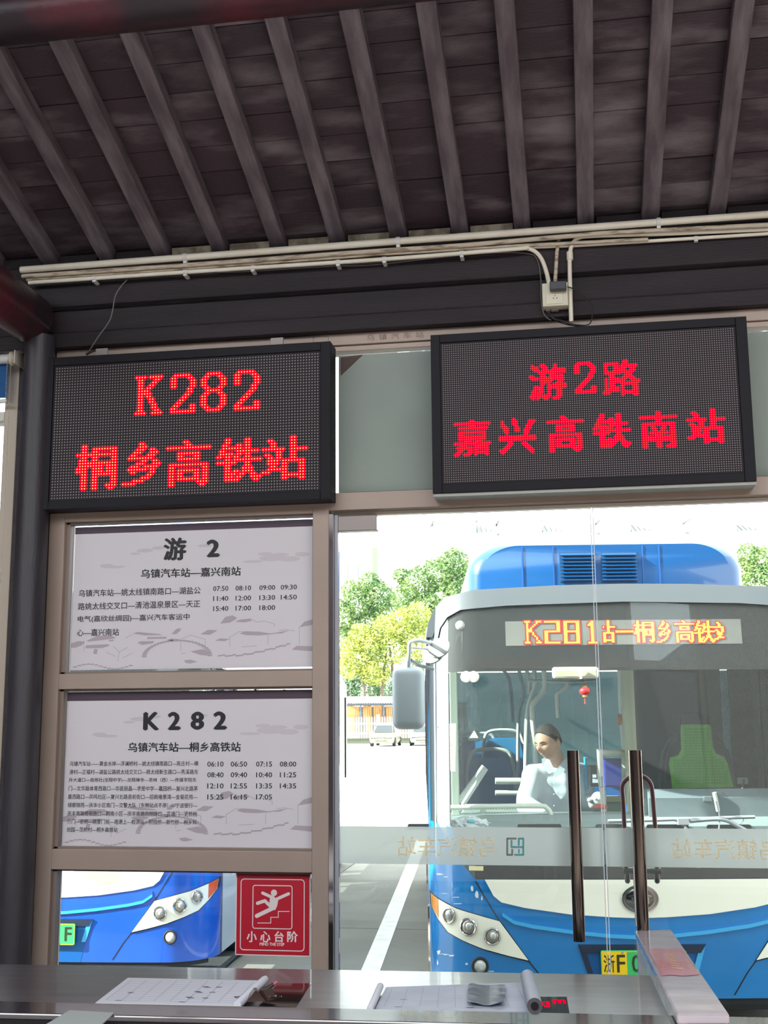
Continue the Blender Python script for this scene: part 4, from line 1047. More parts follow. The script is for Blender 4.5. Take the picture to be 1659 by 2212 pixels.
# header details: round lamp, LED route display
u, z = BU(994, 1351)
MB().sph((u, fv(u, z) + .004, z + BASEZ), .030, .012, .030, 18, 8).build('marker_lamp', lampg, bus, True)
MB().sph((-u, fv(u, z) + .004, z + BASEZ), .030, .012, .030, 18, 8).build('marker_lamp', lampg, bus, True)
d0, d1 = BU(1093, 1395), BU(1600, 1337)
disp = patch('route_display', [(d0[0], d0[1]), (d1[0], d0[1]), (d1[0], d1[1]), (d0[0], d1[1])], -.006, .003, mat('display smoke glass', (120, 114, 112), .3, c2=(138, 132, 126), scale=3), bus)
cells = []
def putg(ch, px0, px1, py0, py1, nx=None, c0=0, c1=99):
    rows = raster(ch) if not isinstance(ch, list) else ch
    H_ = len(rows); Wd = nx or (max(max(r) for r in rows if r) + 1); a, c_ = BU(px0, py1), BU(px1, py0)
    cu_, cz_ = (c_[0] - a[0]) / Wd, (c_[1] - a[1]) / H_
    for j, r_ in enumerate(rows):
        for i in r_:
            if c0 <= i < c1: cells.append((a[0] + (i + .5) * cu_, c_[1] - (j + .5) * cz_, abs(cu_), abs(cz_)))
SEG2 = [list(range(9))] + [[7, 8]] * 5 + [list(range(9))] + [[0, 1]] * 6 + [list(range(9))]
SEG8 = [list(range(9))] + [[0, 1, 7, 8]] * 5 + [list(range(9))] + [[0, 1, 7, 8]] * 6 + [list(range(9))]
THINK = [[0,1,2,6,7,8],[1,6],[1,5],[1,4],[1,3],[1,2,3],[1,2,3],[1,4],[1,4],[1,5],[1,6],[1,6],[1,7],[0,1,2,6,7,8]]
for rows, a, c_ in ((THINK, 1134, 1169), (SEG2, 1177, 1209), (SEG8, 1219, 1251), (GL['1'], 1268, 1288)): putg(rows, a, c_, 1341, 1390)
putg('站', 1283, 1328, 1340, 1388, 16, 7, 16)
for ch, a, c_ in (('桐', 1371, 1415), ('乡', 1419, 1452), ('高', 1459, 1499), ('铁', 1501, 1543)): putg(ch, a, c_, 1340, 1388, 16)
putg('站', 1544, 1590, 1340, 1388, 16, 0, 7)
a, c_ = BU(1330, 1367), BU(1368, 1361)
nb2 = 12
for i in range(nb2): cells.append((a[0] + (c_[0] - a[0]) * (i + .5) / nb2, (a[1] + c_[1]) / 2, (c_[0] - a[0]) / nb2, .012))
for nm, k, m_, dv in (('display_lenses', 2.5, led_busr, .0072), ('display_digits', .92, led_bus, .0080)):  # enlarged red cells paint the glow around the digits
    v_ = []; f_ = []
    for (u, z, w_, h_) in cells:
        n = len(v_)
        for sx_, sz_ in ((-1, -1), (1, -1), (1, 1), (-1, 1)):
            uu = u + sx_ * w_ * k / 2; zz = z + sz_ * h_ * k / 2
            v_.append((uu, fv(uu, zz) - dv + .012, zz + BASEZ))
        f_.append((n, n + 1, n + 2, n + 3))
    me = bpy.data.meshes.new(nm); me.from_pydata(v_, [], f_); me.update(); o = mesh_obj(nm, me, m_, bus); o['kind'] = 'stuff'
    o.location.y = -.002
# body: sides with windows, roof, rear, floor, wheels
def side(sg):
    v0, v1 = .42, BL; x = 1.19 * sg
    arch = lambda c_, r_: [(c_ + r_ * cos(R(a)), -.02 + r_ * sin(R(a))) for a in range(180, -1, -15)]
    low = [(v0, zb0), ] + arch(1.35, .44) + arch(BL - 1.6, .44) + [(v1, zb0), (v1, .92), (v0, .92)]
    low = [(p[0], max(p[1], zb0)) for p in low]
    lowp = []
    for p in low:
        if not lowp or (abs(p[0] - lowp[-1][0]) + abs(p[1] - lowp[-1][1])) > 1e-4: lowp.append(p)
    MB().prism([(a, c_ + BASEZ) for a, c_ in lowp], x - .03 * sg, x, 'x').build('side_panel', blue if par_is_blue else blue, bus)
    MB().box(min(x, x - .03 * sg), max(x, x - .03 * sg), v0, v1, 1.96 + BASEZ, 2.12 + BASEZ).build('side_header', mat('bus grey side', (176, 186, 190), .35, coat=.3), bus)
    for i, a in enumerate((v0, 1.55, 2.9, 4.3, 5.7, v1 - .06)):
        MB().box(min(x, x - .03 * sg), max(x, x - .03 * sg), a, a + (.10 if i else .035), .92 + BASEZ, 1.96 + BASEZ).build('window_post', maskm, bus)
    for a, c_ in ((v0 + .035, 1.55), (1.65, 2.9), (3.0, 4.3), (4.4, 5.7), (5.8, v1 - .06)):
        MB().box(min(x - .01 * sg, x - .016 * sg), max(x - .01 * sg, x - .016 * sg), a, c_, .92 + BASEZ, 1.96 + BASEZ).build('side_window', glass_side if sg < 0 else glass_tint, bus)
par_is_blue = True
side(1); side(-1)
# corner infill between front skin (u=±1.19, v=.37) and sides
for sg in (-1, 1):
    MB().box(min(sg * 1.19, sg * 1.16), max(sg * 1.19, sg * 1.16), .365, .42, zb0 + BASEZ, 2.05 + BASEZ).build('corner_post', mat('slate rubber', (60, 66, 76), .5), bus)
rf = [(-1.19, 2.05), (-1.175, 2.14), (-1.135, 2.23), (-1.07, 2.285), (-.9, 2.32), (0, 2.345), (.9, 2.32), (1.07, 2.285), (1.135, 2.23), (1.175, 2.14), (1.19, 2.05),
      (1.15, 2.05), (1.12, 2.14), (1.04, 2.22), (.9, 2.26), (0, 2.28), (-.9, 2.26), (-1.04, 2.22), (-1.12, 2.14), (-1.15, 2.05)]
MB().prism([(a, c_ + BASEZ) for a, c_ in rf], .30, BL, 'y').build('roof_shell', silver, bus, True)
MB().box(-1.16, 1.16, BL - .05, BL, zb0 + BASEZ, 1.0 + BASEZ).build('rear_panel', blue, bus)
MB().box(-1.16, 1.16, BL - .03, BL - .02, 1.0 + BASEZ, 2.1 + BASEZ).build('rear_window', glass_tint, bus)
MB().box(-1.15, 1.15, .45, BL - .06, -.16 + BASEZ, -.12 + BASEZ).build('bus_floor', inn_d, bus)
for sg in (-1, 1):
    for v in (1.35, BL - 1.6):
        w_ = MB().lathe([(.10, .0), (.30, .0), (.36, .02), (.385, .06), (.385, .20), (.36, .24), (.1, .24)], (sg * 1.05 - .12, v, .385), 28, 'x').build('wheel', rubber, bus, True)
        MB().lathe([(.05, 0), (.22, .0), (.24, .02), (.05, .06)], (sg * 1.05 + (.122 if sg > 0 else -.15), v, .385), 20, 'x').build('wheel_hub', steel, w_, True)
# roof pod with louvres
pc = (1306 - 830) / 2550 * 8.0
podl = BP(1010, 1251, 8.15); podr = BP(1608, 1251, 8.15); podt = BP(1306, 1161, 8.05).z
pu0, pu1, pvv = podl.x, podr.x, (podl.y + podr.y) / 2
pcx = (pu0 + pu1) / 2; hw = (pu1 - pu0) / 2
zb_ = 2.30; ht = podt - zb_
b = MB(); prof = []
sec = []
for k in range(13):
    a = pi / 2 * k / 12; sec.append((hw - .30 + .30 * sin(a) ** 1.0, zb_ + ht - .22 + .22 * cos(a)))
right = sec + [(hw, zb_)]
outl = [(-x, z) for x, z in right[::-1]] + right
n = len(outl)
rings = []
for v, s_, zz in ((pvv - .02, .90, -.03), (pvv + .02, .96, -.012), (pvv + .10, 1.0, 0), (pvv + 2.2, 1.0, 0), (pvv + 2.4, .95, -.04)):
    rings.append([b.b.verts.new((pcx + x * s_, v, zb_ + (z - zb_) * (1 + zz / ht) + BASEZ)) for x, z in outl])
for i in range(len(rings) - 1):
    for k in range(n): b.b.faces.new((rings[i][k], rings[i][(k + 1) % n], rings[i + 1][(k + 1) % n], rings[i + 1][k]))
b.b.faces.new(rings[0]); b.b.faces.new(rings[-1][::-1])
pod = b.build('roof_pod', mat('pod blue paint', (0, 72, 126), .3, coat=.6), bus, True)
for px_ in (1132, 1200, 1395, 1431):
    q = BP(px_, 1205, 8.03); MB().box(q.x - .004, q.x + .004, pvv - .026, pvv - .018, zb_ + .02 + BASEZ, podt - .04 + BASEZ).build('pod_seam', mat('pod seam', (12, 80, 150), .5), pod)
for a, c_ in ((1214, 1290), (1305, 1383)):
    qa, qc = BP(a, 1190, 8.0), BP(c_, 1190, 8.0)
    MB().box(qa.x, qc.x, pvv - .030, pvv - .018, BP(a, 1252, 8.0).z + BASEZ, BP(a, 1186, 8.0).z + BASEZ).build('louvre_backing', mat('louvre shade', (30, 66, 98), .7), pod)
    for k in range(8):
        z = BP(a, 1190 + k * 8, 8.0).z
        MB().prism([(-.034, z - .004 + BASEZ), (-.058, z - .014 + BASEZ), (-.060, z - .010 + BASEZ), (-.034, z + .006 + BASEZ)], qa.x + .004, qc.x - .004, 'x', Matrix.Translation((0, pvv, 0))).build('louvre_slat', mat('pod blue paint', (24, 128, 204), .22), pod)
# side mirrors with arms
def mirror_set(sg):
    Mx = lambda p: (sg * p[0], p[1], p[2] + BASEZ)
    def Q(px_, py_, D): q = BP(px_, py_, D); return (q.x, q.y, q.z)
    a, c_ = BP(848, 1576, 6.35), BP(917, 1439, 6.35)
    b = MB().box(a.x, c_.x, a.y - .06, a.y + .09, a.z, c_.z, .045, seg=4)
    for v in b.b.verts:
        v.co = Vector(Mx(v.co))
    mr = b.build('side_mirror', mat('mirror housing grey', (176, 186, 192), .35, c2=(168, 178, 184), scale=6), bus, True)
    b = MB(); b.box(a.x + .01, c_.x - .01, a.y + .088, a.y + .096, a.z + .02, c_.z - .02, .003)
    for v in b.b.verts: v.co = Vector(Mx(v.co))
    b.build('mirror_glass', mat('mirror silver', (220, 220, 220), .03, 1), mr)
    am = mat('grey arm', (176, 182, 182), .4)
    P_ = smooth([Mx(Q(*p)) for p in ((883, 1448, 6.38), (884, 1400, 6.38), (886, 1388, 6.38), (896, 1384, 6.42), (916, 1385, 6.5), (945, 1396, 6.85))], 4)
    MB().tube(P_, .011, 10).build('mirror_arm', am, mr, True)
    P_ = [Mx(Q(*p)) for p in ((885, 1399, 6.38), (905, 1400, 6.5), (935, 1404, 6.8))]; MB().tube(P_, .006, 8).build('mirror_arm', am, mr, True)
    P_ = [Mx(Q(*p)) for p in ((886, 1425, 6.38), (905, 1437, 6.5), (935, 1445, 6.85))]; MB().tube(P_, .010, 8).build('mirror_arm', gry, mr, True)
    dc = mat('pale disc housing', (132, 136, 132), .35)
    for (px_, py_, D, ra) in ((936, 1412, 6.66, .066), (949, 1400, 6.60, .064)):
        c0 = Q(px_, py_, D)
        o = MB().lathe([(.02, -.022), (ra * .8, -.016), (ra, -.004), (ra, .006), (ra * .86, .010)], (0, 0, 0), 28).build('convex_mirror', dc, mr, True)
        o.matrix_local = Matrix.Translation(Mx(c0)) @ Matrix.Rotation(sg * R(-38), 4, 'Y') @ Matrix.Rotation(R(52), 4, 'X')
mirror_set(1); mirror_set(-1)
# small convex mirror pair inside the windscreen corner, sticker notes
for dx in (0, 16):
    q = BP(1007 + dx, 1462, 7.05); MB().lathe([(.01, -.01), (.032, -.004), (.034, .004), (.01, .010)], (q.x, q.y, q.z + BASEZ), 20, 'y').build('inner_mirror', rail, bus, True)
a, c_ = BU(968, 1666), BU(985, 1563)
wp = patch('notice_strip', [(a[0], a[1]), (c_[0] - .01, a[1]), (c_[0], c_[1]), (a[0], c_[1])], -.014, .0015, mat('notice white', (226, 228, 224), .5), bus)
t = TX()
for i, ch in enumerate('禁止扶手开'):
    t.add(ch, a[0] + .010, c_[0] - .014, c_[1] - .055 - i * .042, c_[1] - .022 - i * .042, .012)
t.build('notice_lettering', mat('notice red', (200, 110, 96), .5), lambda u, w: (u, fv(u, w) + .0125, w + BASEZ), bus)
tri = up([(1025, 1573), (1010, 1596), (1037, 1596)])
patch('warning_triangle', tri[::-1], -.004, .001, mat('notice black', (30, 36, 34), .5), bus)
tri2 = up([(1024.5, 1578), (1014, 1594), (1033.5, 1594)])
patch('triangle_field', tri2[::-1], -.0025, .001, mat('notice white', (226, 228, 224), .5), bus)
# rear-view mirror hanging in the windscreen
a, c_ = BP(1194, 1466, 7.02), BP(1293, 1440, 7.02)
o = MB().box(a.x, c_.x, a.y, a.y + .04, a.z + BASEZ, c_.z + BASEZ, .015, seg=3).build('rear_view_mirror', rail, bus, True)
a, c_ = BP(1199, 1462, 7.0), BP(1288, 1447, 7.0)
MB().box(a.x, c_.x, a.y - .004, a.y + .004, a.z + BASEZ, c_.z + BASEZ, .002).build('mirror_back', mat('mirror back olive', (172, 172, 150), .5), o)
MB().tube([tuple(BP(1255, 1444, 6.98) + Vector((0, 0, BASEZ))), tuple(BP(1255, 1466, 6.98) + Vector((0, 0, BASEZ)))], .008, 8).build('mirror_stem', rail, o, True)
# grab rails inside
def pole(pts, D, r_, name='grab_pole', m=rail, sm=4):
    P_ = [tuple(BP(x, yy, D if not isinstance(D, (list, tuple)) else D[i]) + Vector((0, 0, BASEZ))) for i, (x, yy) in enumerate(pts)]
    if sm and len(P_) > 2: P_ = smooth(P_, sm)
    return MB().tube(P_, r_, 10).build(name, m, bus, True)
pole([(1174, 1440), (1176.5, 1482), (1167, 1502), (1151, 1521), (1150, 1548), (1156, 1620), (1160, 1745)], 8.6, .020)
pole([(1153, 1440), (1156, 1479), (1146, 1508), (1140, 1530), (1138, 1560), (1136, 1626), (1134, 1745)], 8.9, .018)
pole([(1119, 1440), (1128, 1475), (1132, 1500), (1122, 1535), (1119, 1590), (1119, 1690), (1120, 1760)], 10.5, .016)
pole([(1080, 1440), (1098, 1462), (1104, 1490), (1108, 1560)], 11.5, .016)
pole([(1136, 1440), (1142, 1470), (1143, 1500)], 9.6, .016)
pole([(1226, 1477), (1222, 1484), (1205, 1497), (1203, 1510), (1206, 1550)], 8.6, .016)
pole([(1140, 1470), (1240, 1473), (1285, 1470)], 8.8, .012)
pole([(1340, 1440), (1342, 1520), (1348, 1620), (1350, 1740)], 7.9, .020)
pole([(1292, 1626), (1350, 1627)], 7.75, .022)
pole([(1295, 1618), (1297, 1680), (1303, 1720), (1305, 1770)], 7.7, .019)
pole([(955, 1745), (1060, 1742), (1165, 1741), (1180, 1745), (1189, 1757), (1190, 1785)], 7.35, .016, sm=4)
pole([(1070, 1687), (1125, 1687)], 9.2, .026); pole([(1070, 1713), (1130, 1713)], 9.2, .022)
# slanted door frame bars
for (x0_, y0_, x1_, y1_, D) in ((1045, 1655, 986, 1737, 7.5), (1050, 1660, 1000, 1738, 7.55), (1048, 1745, 1035, 1765, 7.5), (996, 1748, 980, 1765, 7.5)):
    p0, p1 = BP(x0_, y0_, D), BP(x1_, y1_, D); MB().tube([tuple(p0 + Vector((0, 0, BASEZ))), tuple(p1 + Vector((0, 0, BASEZ)))], .016, 6).build('door_stay', mat('white enamel', (232, 234, 230), .3), bus, True)
# cream front pillar inside, driver partition
a, c_ = BP(1355, 1700, 7.6), BP(1376, 1440, 7.6)
MB().box(a.x, c_.x, a.y, a.y + .05, .9 + BASEZ, 2.2 + BASEZ, .006).build('partition_post', mat('cream interior post', (206, 206, 176), .5), bus)
a = BP(975, 1700, 7.45); c_ = BP(989, 1450, 7.45)
MB().box(a.x, c_.x, a.y, a.y + .05, -.02 + BASEZ, 2.2 + BASEZ, .006).build('door_post', mat('pale green post', (186, 196, 178), .5), bus)
# seats
def seat(cx_, D, ptop, w_, nm='passenger_seat', ped=.45):
    q = BP(cx_, ptop, D); zt = q.z + BASEZ; h = w_ / 2
    b = MB()
    pf = [(-h, -.62), (-h * .98, -.15), (-h * .85, -.04), (-h * .6, .0), (h * .6, 0), (h * .85, -.04), (h * .98, -.15), (h, -.62)]
    b.prism([(q.x + x, zt + z) for x, z in pf], q.y, q.y + .05, 'y'); bmesh.ops.bevel(b.b, geom=b.b.edges[:], offset=.012, segments=2, affect='EDGES')
    s_ = b.build(nm, seatb, bus, True)
    MB().box(q.x - h, q.x + h, q.y - .36, q.y + .02, zt - .64, zt - .58, .02, seg=3).build('seat_pan', seatb, s_, True)
    P_ = smooth([(q.x - h - .01, q.y + .02, zt - .30), (q.x - h * .95, q.y + .03, zt - .02), (q.x - h * .6, q.y + .03, zt + .07), (q.x + h * .6, q.y + .03, zt + .07), (q.x + h * .95, q.y + .03, zt - .02), (q.x + h + .01, q.y + .02, zt - .30)], 5)
    MB().tube(P_, .018, 8).build('grab_handle', rail, s_, True)
    MB().box(q.x - .15, q.x + .15, q.y - .25, q.y - .02, -.12 + BASEZ, zt - .64).build('seat_pedestal', gry, s_)
seat(1060, 10.7, 1638, .41)
seat(1088, 12.3, 1594, .42)
seat(1030, 12.6, 1600, .42)
q = BP(1122, 1650, 11.2)
# perforated box behind the rail
a, c_ = BP(998, 1768, 8.6), BP(1135, 1742, 8.6)
o = MB().box(a.x, c_.x, a.y, a.y + .3, .0 + BASEZ, c_.z + BASEZ, .01).build('heater_box', mat('box ivory', (220, 226, 214), .5), bus)
t = TX()
for i in range(22):
    for j in range(4): t.disc((a.x + .03 + i * .02 + (j % 2) * .01, c_.z - .02 - j * .018), .004, n=6)
t.build('box_vents', mat('vent grey', (150, 156, 148), .6), lambda u, w: (u, a.y - .001, w + BASEZ), o)['kind'] = 'stuff'
# driver's seat
q = BP(1503, 1565, 8.35); zt = q.z + BASEZ; dsm = mat('driver seat charcoal', (62, 66, 68), .7)
b = MB().prism([(q.x + x, zt + z) for x, z in ((-.27, -.70), (-.26, -.32), (-.22, -.15), (-.12, -.05), (.12, -.05), (.22, -.15), (.26, -.32), (.27, -.70))], q.y, q.y + .14, 'y')
bmesh.ops.bevel(b.b, geom=b.b.edges[:], offset=.03, segments=3, affect='EDGES'); ds = b.build('driver_seat', dsm, bus, True)
MB().box(q.x - .105, q.x + .105, q.y - .0, q.y + .11, zt - .04, zt + .08, .035, seg=4).build('headrest', mat('headrest black', (38, 40, 42), .7), ds, True)
MB().box(q.x - .27, q.x + .27, q.y - .45, q.y + .05, zt - .78, zt - .66, .04, seg=3).build('seat_cushion', dsm, ds, True)
MB().box(q.x - .2, q.x + .2, q.y - .4, q.y, -.12 + BASEZ, zt - .78).build('seat_base', dsm, ds)
# bright green bead cover: a thing of its own
gpoly = [(1474, 1565), (1534, 1565), (1537, 1570), (1539, 1612), (1545, 1628), (1563, 1634), (1570, 1650), (1580, 1700), (1450, 1703), (1445, 1650), (1448, 1636), (1465, 1632), (1472, 1620), (1472, 1600), (1473, 1572)]
GP = [BP(x, yy, 8.1) for x, yy in gpoly]
wq = Matrix.Translation(Vector((BO.x, BO.y, 0))) @ Matrix.Rotation(BA, 4, 'Z')
gv = sum(p.y for p in GP) / len(GP)
c0 = wq @ Vector((GP[0].x, gv, GP[8].z))
gc = empty('seat_cover', c0, BA, "bright green beaded cover hanging on the bus driver's seat", 'seat cover')
inv = Matrix.Translation(c0) @ Matrix.Rotation(BA, 4, 'Z'); inv = inv.inverted()
def lo(o): o.matrix_parent_inverse = inv @ wq; return o
grn = mat('bright green rubber', (160, 246, 96), .45, c2=(148, 238, 84), scale=10); grd = mat('green bead', (128, 226, 70), .4)
b = MB().prism([(p.x, p.z) for p in GP], gv - .008, gv + .004, 'y'); lo(b.build('cover_sheet', grn, gc))
def inside(x, z, P):
    c_ = False; n = len(P)
    for i in range(n):
        a, b2 = P[i], P[(i + 1) % n]
        if (a.z > z) != (b2.z > z) and x < (b2.x - a.x) * (z - a.z) / (b2.z - a.z) + a.x: c_ = not c_
    return c_
b = MB(); st_ = .019; x_ = min(p.x for p in GP)
while x_ < max(p.x for p in GP):
    z_ = min(p.z for p in GP)
    while z_ < max(p.z for p in GP):
        if all(inside(x_ + dx, z_ + dz, GP) for dx in (-.02, .02) for dz in (-.02, .02)): b.box(x_ - .0068, x_ + .0068, gv - .014, gv - .008, z_ - .0068, z_ + .0068)
        z_ += st_
    x_ += st_
o = lo(b.build('cover_beads', grd, gc)); o['kind'] = 'stuff'
# dashboard
a = BP(1390, 1702, 7.45); c_ = BP(1659, 1702, 7.45)
MB().prism([(.50, .55 + BASEZ), (.42, .74 + BASEZ), (.40, .90 + BASEZ), (.55, .96 + BASEZ), (.80, .96 + BASEZ), (.80, .2 + BASEZ)], -1.11, 1.11, 'x').build('dashboard', mat('dash lower grey', (150, 160, 160), .6), bus)
zt = BP(1500, 1702, 7.45).z
MB().prism([(.52, .92 + BASEZ), (.50, zt - .05 + BASEZ), (.56, zt + BASEZ), (.78, zt - .01 + BASEZ), (.80, .9 + BASEZ)], a.x - .0, 1.11, 'x').build('instrument_binnacle', dash, bus)
for (x0_, x1_) in ((880, 945), (1120, 1215), (1290, 1355), (1400, 1490), (1530, 1625)):
    p0, p1 = BP(x0_, 1795, 7.1), BP(x1_, 1782, 7.1)
    MB().prism([(x, z + BASEZ) for x, z in rrect(p0.x, p1.x, p0.z, p1.z, .012)], .385, .40, 'y').build('dash_vent', mat('vent black', (34, 36, 38), .6), bus)
# steering wheel, hatch and column stalks seen on the binnacle face
p0, p1 = BP(1390, 1765, 7.32), BP(1472, 1724, 7.32)
MB().prism([(x, z + BASEZ) for x, z in rrect(p0.x, p1.x, p0.z, p1.z, .015)], p0.y - .012, p0.y + .0, 'y').build('binnacle_hatch', mat('hatch grey', (126, 136, 142), .6), bus)
p0, p1 = BP(1416, 1747, 7.3), BP(1428, 1728, 7.3)
MB().prism([(x, z + BASEZ) for x, z in rrect(p0.x, p1.x, p0.z, p1.z, .006)], p0.y - .006, p0.y, 'y').build('hatch_latch', mat('latch grey', (90, 98, 100), .5), bus)
q = BP(1605, 1711, 7.35)
MB().lathe([(.03, 0), (.028, .012), (.012, .02), (.008, .05)], (q.x, q.y, q.z + BASEZ - .02), 18).build('gooseneck_base', chrome, bus, True)
pole([(1606, 1708), (1606, 1690), (1607, 1682)], 7.35, .006, 'gooseneck', m=blk)
p0, p1 = BP(1594, 1694, 7.38), BP(1616, 1680, 7.38)
MB().box(p0.x, p1.x, p0.y, p0.y + .02, p0.z + BASEZ, p1.z + BASEZ, .003).build('dash_monitor', mat('monitor grey', (96, 98, 96), .4), bus)
pole([(1608, 1717), (1611, 1727), (1614, 1737)], 7.3, .004, 'dash_cable', m=rail)
pole([(1543, 1712), (1548, 1735), (1551, 1752)], 7.25, .013, 'dash_stalk', m=rail)
pole([(1545, 1712), (1556, 1728), (1562, 1765)], 7.27, .006, 'dash_stalk', m=gry)
p0 = BP(1531, 1727, 7.25); MB().box(p0.x - .03, p0.x + .02, p0.y, p0.y + .04, p0.z - .016 + BASEZ, p0.z + .02 + BASEZ, .006).build('dash_sensor', gry, bus)
pole([(1560, 1712), (1590, 1735), (1598, 1752)], 7.27, .003, 'dash_cable', m=gry)
# fare machine on its post
p0, p1 = BP(1274, 1700, 7.75), BP(1298, 1655, 7.75)
o = MB().box(p0.x, p1.x, p0.y, p0.y + .08, p0.z + BASEZ, p1.z + BASEZ, .008).build('card_reader', blk, bus)
for (x0_, y0_, x1_, y1_) in ((1280, 1680, 1288, 1673), (1280, 1691, 1293, 1682)):
    p0, p1 = BP(x0_, y0_, 7.74), BP(x1_, y1_, 7.74); MB().box(p0.x, p1.x, p0.y - .004, p0.y, p0.z + BASEZ, p1.z + BASEZ).build('reader_label', paper, o)
p0, p1 = BP(1295, 1700, 7.66), BP(1303, 1677, 7.66)
MB().box(p0.x, p1.x, p0.y, p0.y + .03, p0.z + BASEZ, p1.z + BASEZ, .004).build('post_sleeve', gry, bus)
p0, p1 = BP(1276, 1765, 8.05), BP(1346, 1727, 8.05)
o = MB().box(p0.x, p1.x, p0.y, p0.y + .2, .9 + BASEZ, p1.z - .02 + BASEZ, .01).build('fare_box', mat('fare box teal', (96, 140, 120), .5), bus)
MB().box(p0.x, p1.x, p0.y - .004, p0.y + .19, p1.z - .018 + BASEZ, p1.z + .014 + BASEZ, .004).build('fare_box_lid', mat('lid cream yellow', (236, 230, 178), .5), o)
p0, p1 = BP(1317, 1759, 8.04), BP(1343, 1750, 8.04)
MB().box(p0.x, p1.x, p0.y - .006, p0.y, p0.z + BASEZ, p1.z + BASEZ).build('green_panel', mat('green panel', (60, 170, 110), .5), o)
# amber clip and blue bin behind the partition
p0 = BP(1338.5, 1554, 7.88); MB().box(p0.x - .014, p0.x + .014, p0.y - .02, p0.y + .02, p0.z - .036 + BASEZ, p0.z + .036 + BASEZ, .012, seg=3).build('orange_handle', mat('orange plastic', (222, 128, 40), .5), bus, True)
p0, p1 = BP(1306, 1700, 8.4), BP(1350, 1640, 8.4)
MB().box(p0.x, p1.x, p0.y, p0.y + .2, p0.z + BASEZ, p1.z + BASEZ, .01).build('document_pouch', mat('indigo pouch', (56, 66, 160), .5), bus)
# dark divider behind the driver's place
MB().box(BP(1362, 1600, 9.4).x, 1.14, 2.5, 2.54, .0 + BASEZ, 2.2 + BASEZ).build('driver_partition', mat('partition grey', (84, 84, 84), .6), bus)
MB().box(-1.11, 1.11, .55, 1.04, 2.18 + BASEZ, 2.24 + BASEZ).build('header_lining', inn_d, bus)
# wipers
wm = mat('wiper silver', (150, 156, 160), .35, .3)
def wip(pts, r_, nm='wiper_arm'):
    P_ = []
    for x, yy in pts:
        u, z = BU(x, yy); P_.append((u, fv(u, z) - .022, z + BASEZ))
    return MB().tube(smooth(P_, 4), r_, 8).build(nm, wm, bus, True)
wip([(1312, 1773), (1360, 1772), (1405, 1771), (1458, 1769)], .010, 'wiper_blade')
wip([(1455, 1770), (1500, 1769), (1560, 1766), (1628, 1764)], .010, 'wiper_blade')
wip([(1488, 1773), (1555, 1769), (1590, 1783), (1625, 1805), (1650, 1840), (1655, 1872)], .012)
wip([(1465, 1768), (1470, 1778), (1480, 1790), (1500, 1840), (1508, 1874)], .010)
wip([(1545, 1730), (1552, 1762), (1551, 1790)], .004, 'washer_hose'); wip([(1576, 1768), (1590, 1762), (1604, 1767), (1598, 1778), (1582, 1782)], .003, 'washer_hose')
u, z = BU(1472, 1773); MB().box(u - .03, u + .035, fv(u, z) - .04, fv(u, z) - .012, z - .022 + BASEZ, z + .018 + BASEZ, .004).build('wiper_joint', wm, bus)
# inspection label on the sill
a, c_ = BU(1013, 1880), BU(1044, 1871)
lbl = patch('sill_label', [(a[0], a[1]), (c_[0], a[1]), (c_[0], c_[1]), (a[0], c_[1])], .003, .001, mat('label cream', (224, 214, 170), .6), bus)
# things inside the bus that are not part of it
def inbus(o): return o
lq = wq @ BP(1263, 1493, 7.02)
ln = empty('paper_lantern', lq, 0, 'tiny red lantern hanging from the bus rear-view mirror', 'lantern')
inv = Matrix.Translation(-lq)
def lo(o): o.matrix_parent_inverse = inv; return o
redl = mat('lantern red', (214, 40, 46), .5); b = MB()
b.sph(lq, .033, .033, .026, 18, 10); lo(b.build('lantern_body', redl, ln, True))
lo(MB().cyl(lq + Vector((0, 0, .022)), lq + Vector((0, 0, .032)), .014, n=12).cyl(lq + Vector((0, 0, -.034)), lq + Vector((0, 0, -.022)), .014, n=12).build('lantern_rim', mat('lantern gold', (226, 170, 60), .4), ln, True))
lo(MB().tube([lq + Vector((0, 0, .03)), lq + Vector((0, 0, .09))], .0012, 6).build('lantern_string', redl, ln))
lo(MB().cyl(lq + Vector((0, 0, -.075)), lq + Vector((0, 0, -.034)), .006, .002, n=8).build('tassel', redl, ln, True))
# tissue bag on the dash
q = wq @ BP(1018, 1781, 7.22)
tb = empty('tissue_bag', q, BA, 'crumpled white plastic bag on the left end of the bus dashboard', 'bag')
rr3 = random.Random(4); b = MB(); b.sph((0, .0, .0), .115, .045, .042, 20, 12)
for v in b.b.verts: v.co += Vector((rr3.uniform(-.012, .012), rr3.uniform(-.008, .008), rr3.uniform(-.012, .012)))
b.build('bag_body', mat('white bag', (236, 238, 240), .4), tb)
MB().sph((-.0, -.036, .020), .030, .012, .015, 12, 8).build('bag_print', mat('cyan print', (110, 200, 216), .5), tb, True)
q = wq @ BP(1297, 1743, 7.5)
b = MB(); b.sph(q, .05, .03, .016, 16, 8)
for v in b.b.verts: v.co += Vector((rr3.uniform(-.006, .006), 0, rr3.uniform(-.005, .005)))
tag(b.build('red_cloth', mat('red cloth', (226, 84, 66), .7)), 'small crumpled red cloth beside the bus fare box', 'cloth')

